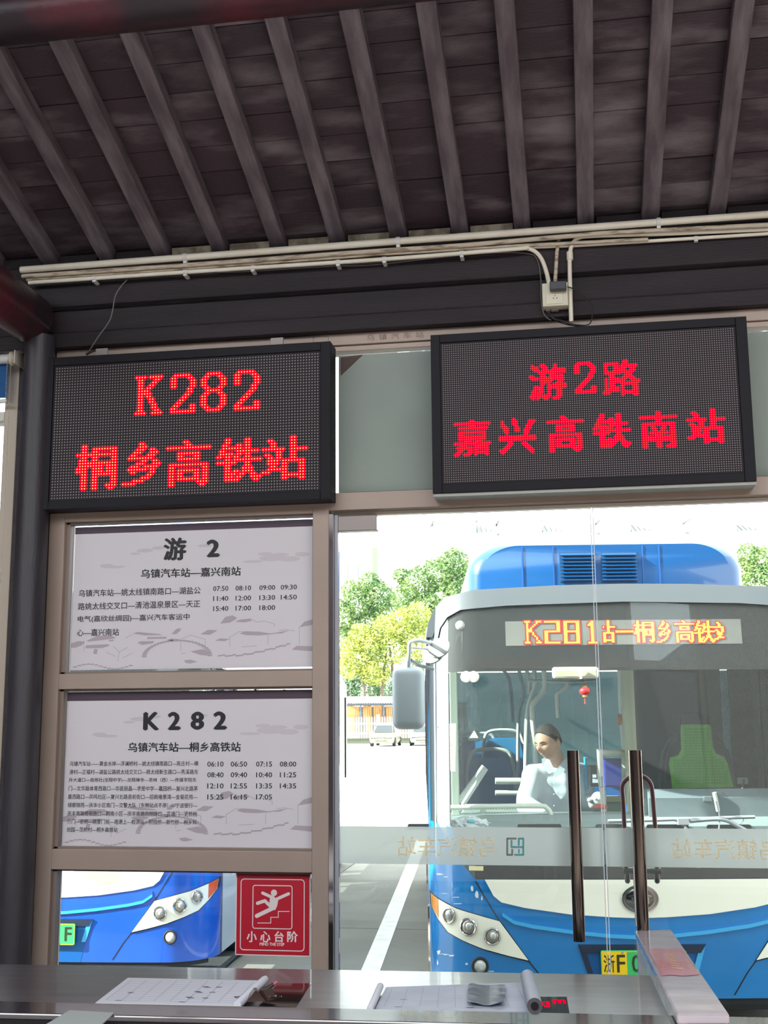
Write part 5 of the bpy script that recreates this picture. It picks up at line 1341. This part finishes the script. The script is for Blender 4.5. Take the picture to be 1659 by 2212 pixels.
# ---------------------------------------------------------------- second bus (left), same type
bus2 = bus.copy(); COL.objects.link(bus2)
YA2 = R(3.6)
r2 = Vector((cos(YA2), sin(YA2), 0)); b2_ = Vector((-sin(YA2), cos(YA2), 0))
lu, lz = BU(1012, 2001.6)
DZ2 = -.115
lw = onZ(389, 1956, lz + DZ2)
o2 = Vector((lw.x, lw.y, 0)) - r2 * (-lu) - b2_ * fv(lu, lz)
bus2.location = (o2.x, o2.y, GZ + DZ2); bus2.rotation_euler = (0, 0, YA2)
tag(bus2, 'deeper blue bus seen low through the pane beside the red sticker', 'bus')
blue2 = mat('deep bus blue paint', (18, 84, 190), .26, c2=(22, 92, 198), scale=3, coat=.7)
orange2 = mat('orange red lens', (236, 96, 30), .2, coat=.6)
skip = {'route_display', 'display_lenses', 'display_digits', 'notice_strip', 'warning_triangle', 'triangle_field', 'number_plate', 'paint_scuffs', 'card_reader', 'fare_box', 'orange_handle', 'document_pouch',
        'dash_cable', 'dash_stalk', 'dash_sensor', 'post_sleeve', 'sill_label', 'gooseneck', 'gooseneck_base', 'dash_monitor', 'notice_lettering'}
for ch in list(bus.children):
    nm = ch.name.split('.')[0]
    if nm in skip: continue
    c2 = ch.copy(); COL.objects.link(c2); c2.parent = bus2
    if nm == 'wheel': c2.location.z -= DZ2
    if c2.type == 'MESH' and c2.data.materials and c2.data.materials[0] == blue:
        c2.material_slots[0].link = 'OBJECT'; c2.material_slots[0].material = blue2
    if nm == 'side_panel':
        c2.material_slots[0].link = 'OBJECT'; c2.material_slots[0].material = mat('bus grey side', (176, 186, 190), .35, coat=.3)
    for g in ch.children:
        d2 = g.copy(); COL.objects.link(d2); d2.parent = c2
        if g.name.startswith('indicator'): d2.material_slots[0].link = 'OBJECT'; d2.material_slots[0].material = orange2
plate(bus2, 0, (('浙', .014, .076), ('F', .088, .135), ('0', .172, .222), ('F', .405, .455)), -.24, pz)
t = TX().add('8888023', 0, .34, 0, .075, .03)
t.build('side_number', st_white, lambda u, w: (1.1915, .72 + u, .50 + BASEZ + w), bus2, (1, 0, 0))
pole([(1264, 1636), (1265, 1670), (1268, 1704)], 7.98, .011, 'blue_pad', m=mat('sky blue padding', (50, 180, 236), .5), sm=0)
# ================================================================ the driver
def remesh(b, vox, m, name, parent, smooth_it=6):
    me = bpy.data.meshes.new(name); b.b.to_mesh(me); b.b.free(); o = bpy.data.objects.new(name, me); COL.objects.link(o)
    md = o.modifiers.new('r', 'REMESH'); md.mode = 'VOXEL'; md.voxel_size = vox
    if smooth_it: ms = o.modifiers.new('s', 'SMOOTH'); ms.factor = .5; ms.iterations = smooth_it
    m2 = bpy.data.meshes.new_from_object(o.evaluated_get(bpy.context.evaluated_depsgraph_get()))
    bpy.data.objects.remove(o); m2.name = name
    m2.polygons.foreach_set('use_smooth', [True] * len(m2.polygons))
    return mesh_obj(name, m2, m, parent)
def limb(b, pts, rs):
    for i in range(len(pts) - 1):
        b.cyl(pts[i], pts[i + 1], rs[i], rs[i + 1], 16, True)
    for p, r_ in zip(pts, rs): b.sph(p, r_, u=14, v=8)
J = lambda x, yy, D: atD(x, yy, D + .22)
sk = mat('skin', (222, 168, 136), .5, c2=(212, 154, 124), scale=20)
shirt = mat('pale blue shirt', (238, 243, 252), .7, c2=(232, 239, 250), scale=14, bump=.2, bscale=20)
trous = mat('navy trousers', (40, 44, 60), .8)
glove = mat('white cotton glove', (236, 236, 238), .8)
hc = J(1184, 1603, 7.62)
hip = J(1196, 1806, 7.80); chest = J(1200, 1700, 7.78); neckb = J(1203, 1655, 7.76)
fx = wq @ Vector((0, 0, 0))
drv = empty('person', (hip.x, hip.y, -.12), 0, 'man in pale blue shirt and white gloves standing at the bus front looking down', 'person')
inv = Matrix.Translation((-hip.x, -hip.y, .12))
def lo(o): o.matrix_parent_inverse = inv; return o
# head
def head_pt(th, ph):
    x, y_, z = sin(ph) * cos(th), sin(ph) * sin(th), cos(ph)
    X = x * .076; Y = y_ * .096; Z = z * .117
    if z < 0: k = 1 - .34 * (-z) ** 1.6; X *= k; Y *= (1 - .18 * (-z) ** 2)
    f = max(0, -y_)
    def g(cx, cz, sx_, sz_): return math.exp(-((X - cx) / sx_) ** 2 - ((Z - cz) / sz_) ** 2) * (1 if y_ < 0 else 0)
    Y -= .026 * g(0, -.022, .011, .020) + .012 * g(0, .0, .008, .022)       # nose
    Y += .010 * g(-.030, .006, .017, .011) + .010 * g(.030, .006, .017, .011)   # eye sockets
    Y -= .006 * g(-.028, .024, .022, .007) + .006 * g(.028, .024, .022, .007)   # brows
    Y -= .007 * g(0, -.055, .020, .008)                                     # lips
    Y -= .010 * g(0, -.088, .022, .014)                                     # chin
    Y -= .004 * g(-.045, -.02, .016, .018) + .004 * g(.045, -.02, .016, .018)   # cheeks
    return Vector((X, Y, Z))
HM = Matrix.Translation(hc) @ Matrix.Rotation(R(-38), 4, 'Z') @ Matrix.Rotation(R(16), 4, 'X') @ Matrix.Rotation(R(-4), 4, 'Y')
b = MB(); bm = b.b; nu, nv_ = 56, 40; top = bm.verts.new(HM @ head_pt(0, 0)); bot = bm.verts.new(HM @ head_pt(0, pi)); rows = []
for j in range(1, nv_): rows.append([bm.verts.new(HM @ head_pt(2 * pi * i / nu, pi * j / nv_)) for i in range(nu)])
for i in range(nu):
    bm.faces.new((top, rows[0][i], rows[0][(i + 1) % nu])); bm.faces.new((bot, rows[-1][(i + 1) % nu], rows[-1][i]))
for j in range(len(rows) - 1):
    for i in range(nu): bm.faces.new((rows[j][i], rows[j + 1][i], rows[j + 1][(i + 1) % nu], rows[j][(i + 1) % nu]))
for sg in (-1, 1):
    q = bmesh.ops.create_uvsphere(bm, u_segments=12, v_segments=8, radius=1)['verts']
    b._t(q, HM @ Matrix.Translation((sg * .077, .012, -.008)) @ Matrix.Rotation(sg * R(18), 4, 'Z') @ Matrix.Diagonal((.011, .020, .034, 1)))
    q = bmesh.ops.create_uvsphere(bm, u_segments=10, v_segments=6, radius=1)['verts']
    b._t(q, HM @ Matrix.Translation((sg * .009, -.098, -.034)) @ Matrix.Diagonal((.008, .010, .006, 1)))
shL, shR = J(1152, 1676, 7.70), J(1256, 1672, 7.88)
elL, wrL = J(1136, 1738, 7.58), J(1188, 1768, 7.40)
elR, wrR = J(1266, 1738, 7.86), J(1284, 1732, 7.62)
limb(b, [neckb + Vector((0, 0, -.06)), neckb + Vector((0, -.01, .02)), hc + Vector((.02, .03, -.05))], [.070, .060, .056])
limb(b, [hip, J(1198, 1760, 7.80), chest], [.145, .130, .150]); limb(b, [shL, chest, shR], [.055, .12, .055])
limb(b, [shL, elL, wrL], [.050, .038, .026]); limb(b, [shR, elR, wrR], [.050, .038, .026])
fl = -.12
for s_ in (-1, 1):
    h_ = hip + Vector((s_ * .095, 0, -.04)); kn = Vector((h_.x + s_ * .01, h_.y - .03, fl + .46)); an = Vector((h_.x + s_ * .01, h_.y + .02, fl + .10))
    limb(b, [h_, kn, an], [.085, .055, .038])
def hand(b, wr, d, side_, palmn, k=.92, curl=.35, rr_=.0078):
    d = d.normalized(); pn = palmn.normalized(); sd = d.cross(pn).normalized()
    pc_ = wr + d * .045
    limb(b, [wr, wr + d * .03, wr + d * .075], [.024 * k, .030 * k, .034 * k])
    for i, (o_, L) in enumerate(((-.030, .062), (-.010, .074), (.011, .070), (.031, .055))):
        base = wr + d * .080 + sd * o_; m1 = base + d * L * .45 + sd * o_ * .1 - pn * L * curl * .25; m2 = m1 + d * L * .35 - pn * L * curl * .5; m3 = m2 + d * L * .2 - pn * L * curl * .5
        limb(b, [base - d * .03, base, m1, m2, m3], [rr_ * 1.2, rr_ * 1.15, rr_ * 1.05, rr_, rr_ * .85])
    tb_ = wr + d * .030 + sd * (-.030 * side_); limb(b, [tb_, tb_ + d * .025 - sd * .025 * side_, tb_ + d * .058 - sd * .032 * side_ - pn * .012], [rr_ * 1.5, rr_ * 1.25, rr_])
dR = (J(1306, 1712, 7.45) - wrR); dL = (J(1232, 1776, 7.34) - wrL)
hand(b, wrL, dL, 1, Vector((0, -.3, 1))); hand(b, wrR, dR, -1, Vector((.2, -.6, .8)))
lo(remesh(b, .0055, sk, 'body', drv, 2))
b = MB(); hand(b, wrR, dR, -1, Vector((.2, -.6, .8)), 1.3, .35, .0122); limb(b, [wrR - dR.normalized() * .05, wrR], [.034, .030]); lo(remesh(b, .004, glove, 'glove', drv, 1))
b = MB(); hand(b, wrL, dL, 1, Vector((0, -.3, 1)), 1.3, .35, .0122); limb(b, [wrL - dL.normalized() * .03, wrL], [.032, .030]); lo(remesh(b, .004, glove, 'glove', drv, 1))
# shirt
b = MB()
limb(b, [J(1199, 1812, 7.80), J(1198, 1762, 7.79), chest + Vector((0, 0, -.02))], [.172, .160, .168])
limb(b, [J(1178, 1745, 7.76), J(1178, 1700, 7.75)], [.14, .135]); limb(b, [J(1222, 1745, 7.84), J(1226, 1700, 7.84)], [.135, .135])
limb(b, [shL, neckb + Vector((-.03, 0, -.05)), neckb + Vector((.03, 0, -.05)), shR], [.074, .085, .085, .074])
limb(b, [shL, elL, lerp(elL, wrL, .86)], [.078, .066, .050]); limb(b, [shR, elR, lerp(elR, wrR, .75)], [.078, .064, .050])
limb(b, [neckb + Vector((0, 0, -.05)), neckb + Vector((0, 0, -.005))], [.085, .072])
o = remesh(b, .009, shirt, 'shirt', drv, 5)
rr4 = random.Random(2)
from mathutils import noise as mnoise
for v in o.data.vertices:
    n_ = mnoise.noise(v.co * 9) * .008 + mnoise.noise(Vector((v.co.x * 5, v.co.y * 5, v.co.z * 16))) * .006
    v.co += v.normal * n_
lo(o)
# collar flaps and placket, pocket, hair, features
def quadf(pts, th=.004):
    b = MB(); c_ = [Vector(p) for p in pts]; n_ = (c_[1] - c_[0]).cross(c_[2] - c_[0]).normalized()
    b.b.faces.new([b.b.verts.new(p) for p in c_]); bmesh.ops.solidify(b.b, geom=b.b.faces[:], thickness=th); return b
nf = Vector((-.15, -1, 0)).normalized()
N0 = J(1197, 1668, 7.56)
for sg, P_ in ((-1, [(1170, 1640), (1183, 1632), (1199, 1666), (1186, 1672), (1172, 1655)]), (1, [(1222, 1636), (1232, 1640), (1218, 1668), (1198, 1682), (1200, 1665)])):
    lo(quadf([J(x, yy, 7.60 + (.05 if yy < 1645 else 0)) for x, yy in P_]).build('collar', shirt, drv, True))
bt = MB()
for yy in (1692, 1716, 1741): bt.sph(J(1197, yy, 7.575), .0055, .003, .0055, 10, 6)
lo(bt.build('shirt_buttons', white_pl, drv, True))
b = MB(); bm = b.b
hair = mat('short black hair', (46, 40, 38), .7, c2=(74, 66, 60), scale=60, bump=.5, bscale=120)
rows = []
for j in range(0, 23):
    row = []
    for i in range(48):
        th = 2 * pi * i / 48; fr = max(0, -sin(th)); lim = R(112) - R(66) * fr ** .55 - R(6) * abs(cos(th)) * 0
        p = head_pt(th, max(.02, lim * j / 22)); n_ = Vector((p.x / .076, p.y / .096, p.z / .117)).normalized()
        row.append(bm.verts.new(HM @ (p + n_ * (.007 if j < 21 else .001))))
    rows.append(row)
for j in range(22):
    for i in range(48): bm.faces.new((rows[j][i], rows[j][(i + 1) % 48], rows[j + 1][(i + 1) % 48], rows[j + 1][i]))
lo(b.build('hair', hair, drv, True))
fe = mat('dark brow', (54, 42, 36), .7); lipm = mat('lip', (196, 118, 104), .5)
def face_pt(X, Z, out):
    best = None
    for i in range(400):
        pass
    # invert by search over angles
    ph = math.acos(max(-1, min(1, Z / .117))); sx_ = X / (.076 * max(.2, sin(ph))); sx_ = max(-1, min(1, sx_)); th = -math.acos(sx_)
    p = head_pt(th, ph); return HM @ (p + Vector((0, -out, 0)))
for sg in (-1, 1):
    lo(MB().tube([face_pt(sg * x, z, .001) for x, z in ((.012, .020), (.024, .026), (.036, .025), (.046, .018))], [.0020, .0034, .0034, .0016], 8).build('eyebrow', fe, drv, True))
    b = MB(); b.sph(face_pt(sg * .030, .005, -.005), .011, .008, .007, 14, 8); e_ = lo(b.build('eye', mat('eye white', (210, 200, 190), .3), drv, True))
    b = MB().tube([face_pt(sg * x, z, .002) for x, z in ((.016, .002), (.026, .0055), (.036, .005), (.044, .000))], [.0018, .0024, .0024, .0016], 8); lo(b.build('eyelid', fe, drv, True))
lo(MB().tube([face_pt(x, z, .001) for x, z in ((-.021, -.056), (-.008, -.053), (0, -.0545), (.008, -.053), (.021, -.056))], [.0015, .0034, .003, .0034, .0015], 8).build('mouth', lipm, drv, True))
# trousers and shoes
b = MB(); limb(b, [hip + Vector((0, 0, -.02)), hip + Vector((0, 0, -.09))], [.150, .145])
for s_ in (-1, 1):
    h_ = hip + Vector((s_ * .085, 0, -.06)); kn = Vector((h_.x + s_ * .015, h_.y - .03, fl + .46)); an = Vector((h_.x + s_ * .015, h_.y + .02, fl + .09))
    limb(b, [h_, kn, an], [.100, .074, .062])
lo(remesh(b, .012, trous, 'trousers', drv, 4))
for s_ in (-1, 1):
    x = hip.x + s_ * .105; y_ = hip.y
    b = MB(); b.sph((x, y_ - .02, fl + .045), .045, .13, .045, 16, 8)
    for v in b.b.verts: v.co.z = max(v.co.z, fl + .002)
    lo(b.build('shoe', blk, drv, True))

# ================================================================ distance: car park, fence, shed, trees, building
def Gd(px, D): p = atD(px, 1560, D); return Vector((p.x, p.y, GZ))
FR = rt0.copy(); DP = Vector((-sin(YAW), cos(YAW), 0))
def frame(px, D):
    """matrix whose x runs across the view, y away from it, standing on the ground at this bearing"""
    return Matrix.Translation(Gd(px, D)) @ Matrix.Rotation(YAW, 4, 'Z')
def px2m(D): return D / F
# cars
def car(px, D, w, label, col, mxr=0, suv=False):
    fm = Matrix.Translation(Gd(px, D)) @ Matrix.Rotation(YAW + mxr, 4, 'Z')
    root = empty('car', fm.translation, YAW + mxr, label, 'car'); L_ = 4.3; hw_ = w / 2
    body = mat(label[:12] + ' paint', col, .3, coat=.6)
    # stacked cross sections: (half width, z) at stations along y
    st = [(-.02, .58, .42, .66, .80), (.12, .80, .24, .78, .94), (.9, .86, .20, .92, 1.0), (2.2, .88, .20, .96, 1.0), (3.7, .86, .22, .98, 1.0), (4.25, .76, .34, .92, .92)]
    b = MB(); rings = []
    for y_, zs, z0_, z1_, k in st:
        W_ = hw_ * k
        rings.append([b.b.verts.new(p) for p in ((-W_ * .92, y_, z0_), (-W_, y_, z0_ + .18), (-W_, y_, z1_ - .12), (-W_ * .86, y_, z1_), (W_ * .86, y_, z1_), (W_, y_, z1_ - .12), (W_, y_, z0_ + .18), (W_ * .92, y_, z0_))])
    for i in range(len(rings) - 1):
        for k in range(8): b.b.faces.new((rings[i][k], rings[i][(k + 1) % 8], rings[i + 1][(k + 1) % 8], rings[i + 1][k]))
    b.b.faces.new(rings[0]); b.b.faces.new(rings[-1][::-1]); b.build('car_body', body, root, True)
    b = MB(); h = 1.52 if suv else 1.45
    cab = [(.95, .80, .90), (1.65, .66, h - .04), (2.4, .66, h), (3.4, .64, h - .05), (4.1, .72, .94)]
    rings = [[b.b.verts.new(p) for p in ((-hw_ * .84, y_, .90), (-hw_ * k, y_, z_), (hw_ * k, y_, z_), (hw_ * .84, y_, .90))] for y_, k, z_ in cab]
    for i in range(len(rings) - 1):
        for k in range(4): b.b.faces.new((rings[i][k], rings[i][(k + 1) % 4], rings[i + 1][(k + 1) % 4], rings[i + 1][k]))
    b.b.faces.new(rings[0]); b.b.faces.new(rings[-1][::-1]); b.build('cabin', body, root, True)
    gl_ = mat('car dark glass', (92, 100, 104), .1, coat=.8)
    W_ = hw_
    b = MB().flat([(-W_ * .76, 1.0, .95), (W_ * .76, 1.0, .95), (W_ * .60, 1.60, h - .08), (-W_ * .60, 1.60, h - .08)])
    for v in b.b.verts: v.co += Vector((0, -.03, .02))
    bmesh.ops.solidify(b.b, geom=b.b.faces[:], thickness=.01); b.build('windscreen', gl_, root)
    for s_ in (-1, 1):
        b = MB(); b.flat([(s_ * W_ * .845, 1.3, .96), (s_ * W_ * .70, 1.75, h - .10), (s_ * W_ * .69, 3.3, h - .12), (s_ * W_ * .82, 3.7, .98)])
        for v in b.b.verts: v.co.x += s_ * .012
        b.build('side_glass', gl_, root)
        for y_ in (.85, 3.45):
            wh = MB().cyl((s_ * (W_ - .19), y_, .32), (s_ * (W_ + .005), y_, .32), .32, n=20).build('wheel', rubber, root, True)
            MB().cyl((s_ * (W_ + .006), y_, .32), (s_ * (W_ + .012), y_, .32), .20, n=16).build('wheel_hub', steel, wh, True)
        MB().box(s_ * W_ * .52, s_ * W_ * .80, -.035, .04, .62, .72, .02).build('car_headlight', lampg, root, True)
        MB().box(min(s_ * W_, s_ * (W_ + .16)), max(s_ * W_, s_ * (W_ + .16)), 1.25, 1.35, .92, 1.06, .03).build('wing_mirror', body, root, True)
    gx = W_ * .42
    MB().prism([(-gx, .66), (-gx * .6, .58), (gx * .6, .58), (gx, .66), (gx * .7, .69), (-gx * .7, .69)], -.045, -.018, 'y').build('grille', mat('grille grey', (96, 96, 92), .5), root)
    MB().prism([(-gx * 1.2, .40), (-gx, .32), (gx, .32), (gx * 1.2, .40), (gx, .45), (-gx, .45)], -.04, -.015, 'y').build('lower_intake', mat('intake grey', (92, 88, 78), .6), root)
    MB().box(-.22, .22, -.055, -.045, .44, .56).build('car_plate', mat('pale plate', (214, 220, 224), .5), root)
car(823, 83, 1.78, 'cream hatchback parked in front of the picket fence', (158, 152, 126), R(-9), True)
car(911, 84, 1.80, 'white saloon car half hidden behind the bus mirror', (168, 171, 172), R(-4))
# kerb and fence
fD = 93.0
kf = frame(825, fD); x0_, x1_ = (722 - 825) * px2m(fD), (1010 - 825) * px2m(fD)
kb = MB().box(x0_, x1_, .1, .5, 0, .42).build('trim_4', mat('grey green kerb wall', (84, 88, 74), .9)); kb.matrix_world = kf; tag(kb, kind='structure')
fe_ = empty('picket_fence', kf.translation, YAW, 'white picket fence behind the parked cars', 'fence')
wpk = mat('white painted picket', (188, 190, 192), .6)
pk = None; n_ = 0
x = x0_ + .1
while x < x1_:
    if pk is None:
        pk = MB().prism([(-.055, .42), (.055, .42), (.055, 2.0), (0, 2.12), (-.055, 2.0)], 0, .03, 'y').build('picket', wpk, fe_); pk.location = (x, 0, 0)
    else:
        o = pk.copy(); COL.objects.link(o); o.location = (x, 0, 0)
    x += .205
for z in (.75, 1.5): MB().box(x0_, x1_, .03, .07, z, z + .12).build('fence_rail', wpk, fe_)
# shed with orange boarded bays
sD = 97.0; sf = frame(825, sD); k = px2m(sD)
sh = empty('bicycle_shed', sf.translation, YAW, 'open shed with white roof and orange boards behind the fence', 'shed')
xa, xb = (747 - 825) * k, (1010 - 825) * k; orb = mat('orange board', (186, 120, 66), .7, c2=(206, 150, 98), scale=2)
zt0, zt1, ze = (1553 - 1503) * k + 1.85, (1553 - 1511) * k + 1.85, (1553 - 1517) * k + 1.85
MB().prism([(-.35, ze), (-.35, ze + .10), (2.6, zt0 + .05), (2.6, zt0 - .15)], xa - .25, xb, 'x').build('shed_roof', mat('white corrugated roof', (196, 198, 198), .5), sh)
for i in range(60):
    x = xa - .25 + i * .2
    if x < xb: MB().box(x, x + .05, -.37, -.34, ze - .06, ze + .10).build('roof_edge_rib', wpk, sh)
MB().box(xa, xb, -.02, .06, ze - .22, ze - .02).build('shed_beam', mat('shed slate', (84, 92, 104), .6), sh)
for px_ in (745, 779, 829, 880, 930, 980):
    x = (px_ - 825) * k; MB().box(x - .06, x + .06, -.1, .1, 0, ze - .2).build('shed_post', mat('shed slate', (84, 92, 104), .6), sh)
for a, c_ in ((750, 776), (784, 803), (807, 825), (834, 852), (856, 876), (884, 902), (906, 926)):
    xa_, xb_ = (a - 825) * k, (c_ - 825) * k; n2 = max(3, int((xb_ - xa_) / .16))
    for i in range(n2):
        w_ = (xb_ - xa_) / n2
        MB().box(xa_ + i * w_ + .012, xa_ + (i + 1) * w_ - .012, .30, .34, .9, ze - .25).build('board', orb, sh)
MB().box(xa, xb, .6, .7, 0, ze - .3).build('shed_back', mat('pale shed back', (150, 140, 124), .8), sh)
MB().box((812 - 825) * k, (821 - 825) * k, -.2, .0, 1.0, 2.3).build('notice_board', mat('brick notice', (176, 120, 112), .7), sh)
# trees
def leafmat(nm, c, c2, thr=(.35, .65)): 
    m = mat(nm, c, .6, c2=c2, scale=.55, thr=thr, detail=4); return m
lf_y = leafmat('sunlit leaves', (132, 152, 76), (190, 194, 96)); lf_g = leafmat('green leaves', (98, 132, 82), (142, 166, 98)); lf_d = leafmat('shade leaves', (84, 112, 84), (112, 142, 104))  # sun and shade on the foliage put into separate leaf colours
bark = mat('bark', (96, 84, 70), .9, c2=(120, 106, 88), scale=8)
def tree(px, D, blobs, m, label, nleaf=4200, ls=.26, seed=1, trunks=((0, 0),), group=None, cat='tree'):
    fm = frame(px, D); root = empty('tree', fm.translation, YAW, label, cat, group); k = px2m(D); rr_ = random.Random(seed)
    v_ = []; f_ = []; B = [((bx - px) * k, (1553 - by) * k + 1.85, br2 * k) for bx, by, br2 in blobs]; tot = sum(b_[2] ** 2 for b_ in B)
    for bx, bz, rad in B:
        for _ in range(int(nleaf * rad * rad / tot)):
            while True:
                p = Vector((rr_.uniform(-1, 1), rr_.uniform(-1, 1), rr_.uniform(-1, 1)))
                if .25 < p.length < 1: break
            p = p.normalized() * (p.length ** .4); lump = 1 + .22 * mnoise.noise(p * 2.2 + Vector((bx, bz, seed)))
            c0_ = Vector((bx, 0, bz)) + p * rad * lump
            a = Vector((rr_.gauss(0, 1), rr_.gauss(0, 1), rr_.gauss(0, .6))).normalized(); c_ = a.cross(Vector((rr_.gauss(0, 1), rr_.gauss(0, 1), rr_.gauss(0, 1)))).normalized(); s_ = ls * rr_.uniform(.6, 1.3)
            n = len(v_); v_ += [tuple(c0_ - a * s_ * .6), tuple(c0_ + c_ * s_ * .3), tuple(c0_ + a * s_ * .6), tuple(c0_ - c_ * s_ * .3)]; f_.append((n, n + 1, n + 2, n + 3))
    me = bpy.data.meshes.new('crown'); me.from_pydata(v_, [], f_); me.update(); o = mesh_obj('crown', me, m, root); o['kind'] = 'stuff'
    zc_ = sum(b_[1] for b_ in B) / len(B)
    for tx, lean in trunks:
        P_ = smooth([(tx * k, 0, 0), (tx * k + lean * .3, 0, zc_ * .4), (tx * k + lean, .1, zc_ * .8), (tx * k + lean * 1.4, .1, zc_)], 4); n = len(P_)
        MB().tube(P_, [.20 - .14 * i / n for i in range(n)], 8).build('trunk', bark, root, True)
    return root
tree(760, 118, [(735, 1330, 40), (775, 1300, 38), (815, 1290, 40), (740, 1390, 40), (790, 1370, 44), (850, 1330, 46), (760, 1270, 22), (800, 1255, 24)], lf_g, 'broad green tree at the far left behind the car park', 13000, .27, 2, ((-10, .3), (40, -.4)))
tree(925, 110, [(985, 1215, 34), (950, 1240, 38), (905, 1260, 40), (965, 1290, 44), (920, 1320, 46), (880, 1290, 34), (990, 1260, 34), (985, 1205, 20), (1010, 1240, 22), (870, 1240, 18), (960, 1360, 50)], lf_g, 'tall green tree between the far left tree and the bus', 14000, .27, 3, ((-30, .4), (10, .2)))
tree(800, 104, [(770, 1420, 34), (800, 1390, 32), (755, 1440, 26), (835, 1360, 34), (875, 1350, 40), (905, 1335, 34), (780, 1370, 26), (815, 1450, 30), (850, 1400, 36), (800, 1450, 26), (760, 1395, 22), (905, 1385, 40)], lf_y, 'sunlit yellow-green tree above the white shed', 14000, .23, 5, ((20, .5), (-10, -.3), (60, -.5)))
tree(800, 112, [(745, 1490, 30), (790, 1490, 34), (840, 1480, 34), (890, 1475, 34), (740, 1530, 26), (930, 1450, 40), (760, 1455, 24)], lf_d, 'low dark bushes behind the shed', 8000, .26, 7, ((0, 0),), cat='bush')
tree(1650, 100, [(1640, 1200, 26), (1625, 1235, 26), (1668, 1215, 34), (1660, 1260, 40), (1700, 1240, 40)], lf_g, 'green tree beyond the right end of the bus roof', 6000, .26, 9, ((0, 0),))
# white building behind everything
bD = 135.0; bf = frame(1000, bD); k = px2m(bD)
hb_ = empty('building', bf.translation, YAW, 'white building with grey tiled eaves far behind the bus', 'building')
Zp = lambda py: (1553 - py) * k + 1.85
Xp = lambda px: (px - 1000) * k
bwh = mat('white render wall', (214, 214, 212), .9); tile = mat('pale roof tile', (140, 140, 136), .8)
MB().box(Xp(640), Xp(1900), 0, 9, 0, Zp(1152)).build('main_wall', bwh, hb_)
for a, c_ in ((826, 943), (1036, 1088), (1180, 1312), (1376, 1510), (1610, 1760)):
    MB().prism([(-1.0, Zp(1151)), (-1.0, Zp(1149)), (2.4, Zp(1120)), (2.4, Zp(1124))], Xp(a), Xp(c_), 'x').build('tiled_roof', tile, hb_)
    n2 = int((Xp(c_) - Xp(a)) / .55)
    for i in range(n2):
        x = Xp(a) + (i + .5) * .55
        MB().prism([(-1.02, Zp(1149)), (-1.02, Zp(1147.5)), (2.4, Zp(1118.5)), (2.4, Zp(1120))], x - .1, x + .1, 'x').build('tile_rib', tile, hb_)
for a, c_ in ((943, 1036), (1088, 1180), (1312, 1376), (1510, 1610)):
    MB().box(Xp(a), Xp(c_), -1.2, 6, Zp(1152), Zp(1122)).build('gable_block', bwh, hb_); MB().box(Xp(a) - .2, Xp(c_) + .2, -1.4, 6.2, Zp(1122), Zp(1119.5)).build('gable_coping', tile, hb_)
gwin = mat('grey window glass', (104, 110, 110), .3)
MB().box(Xp(806), Xp(818), -.5, 0, 0, Zp(1178)).build('drain_column', mat('grey column', (112, 116, 104), .8), hb_)
for px_ in (751, 774, 880, 905): MB().box(Xp(px_), Xp(px_ + 2.5), -.06, 0, Zp(1246), Zp(1217)).build('slot_window', gwin, hb_)
MB().box(Xp(718), Xp(905), -.25, 0, Zp(1172), Zp(1169)).build('string_course', bwh, hb_)
# groups of like things
for o in list(scn.objects):
    if o.parent or 'category' not in o: continue
    g = {'pipe': 'conduit pipes along the dark beam', 'cable': 'loose cables around the LED signs', 'tree': 'trees behind the car park', 'bush': 'trees behind the car park',
         'bus': 'blue buses parked outside', 'car': 'cars parked by the fence', 'clip': 'binder clips beside the forms', 'poster': 'route posters in the window bay',
         'glass panel': 'dark glass panels on the counter'}.get(o['category'])
    if o.name.startswith('led_sign'): g = 'LED signs above the glazing'
    if g: o['group'] = g
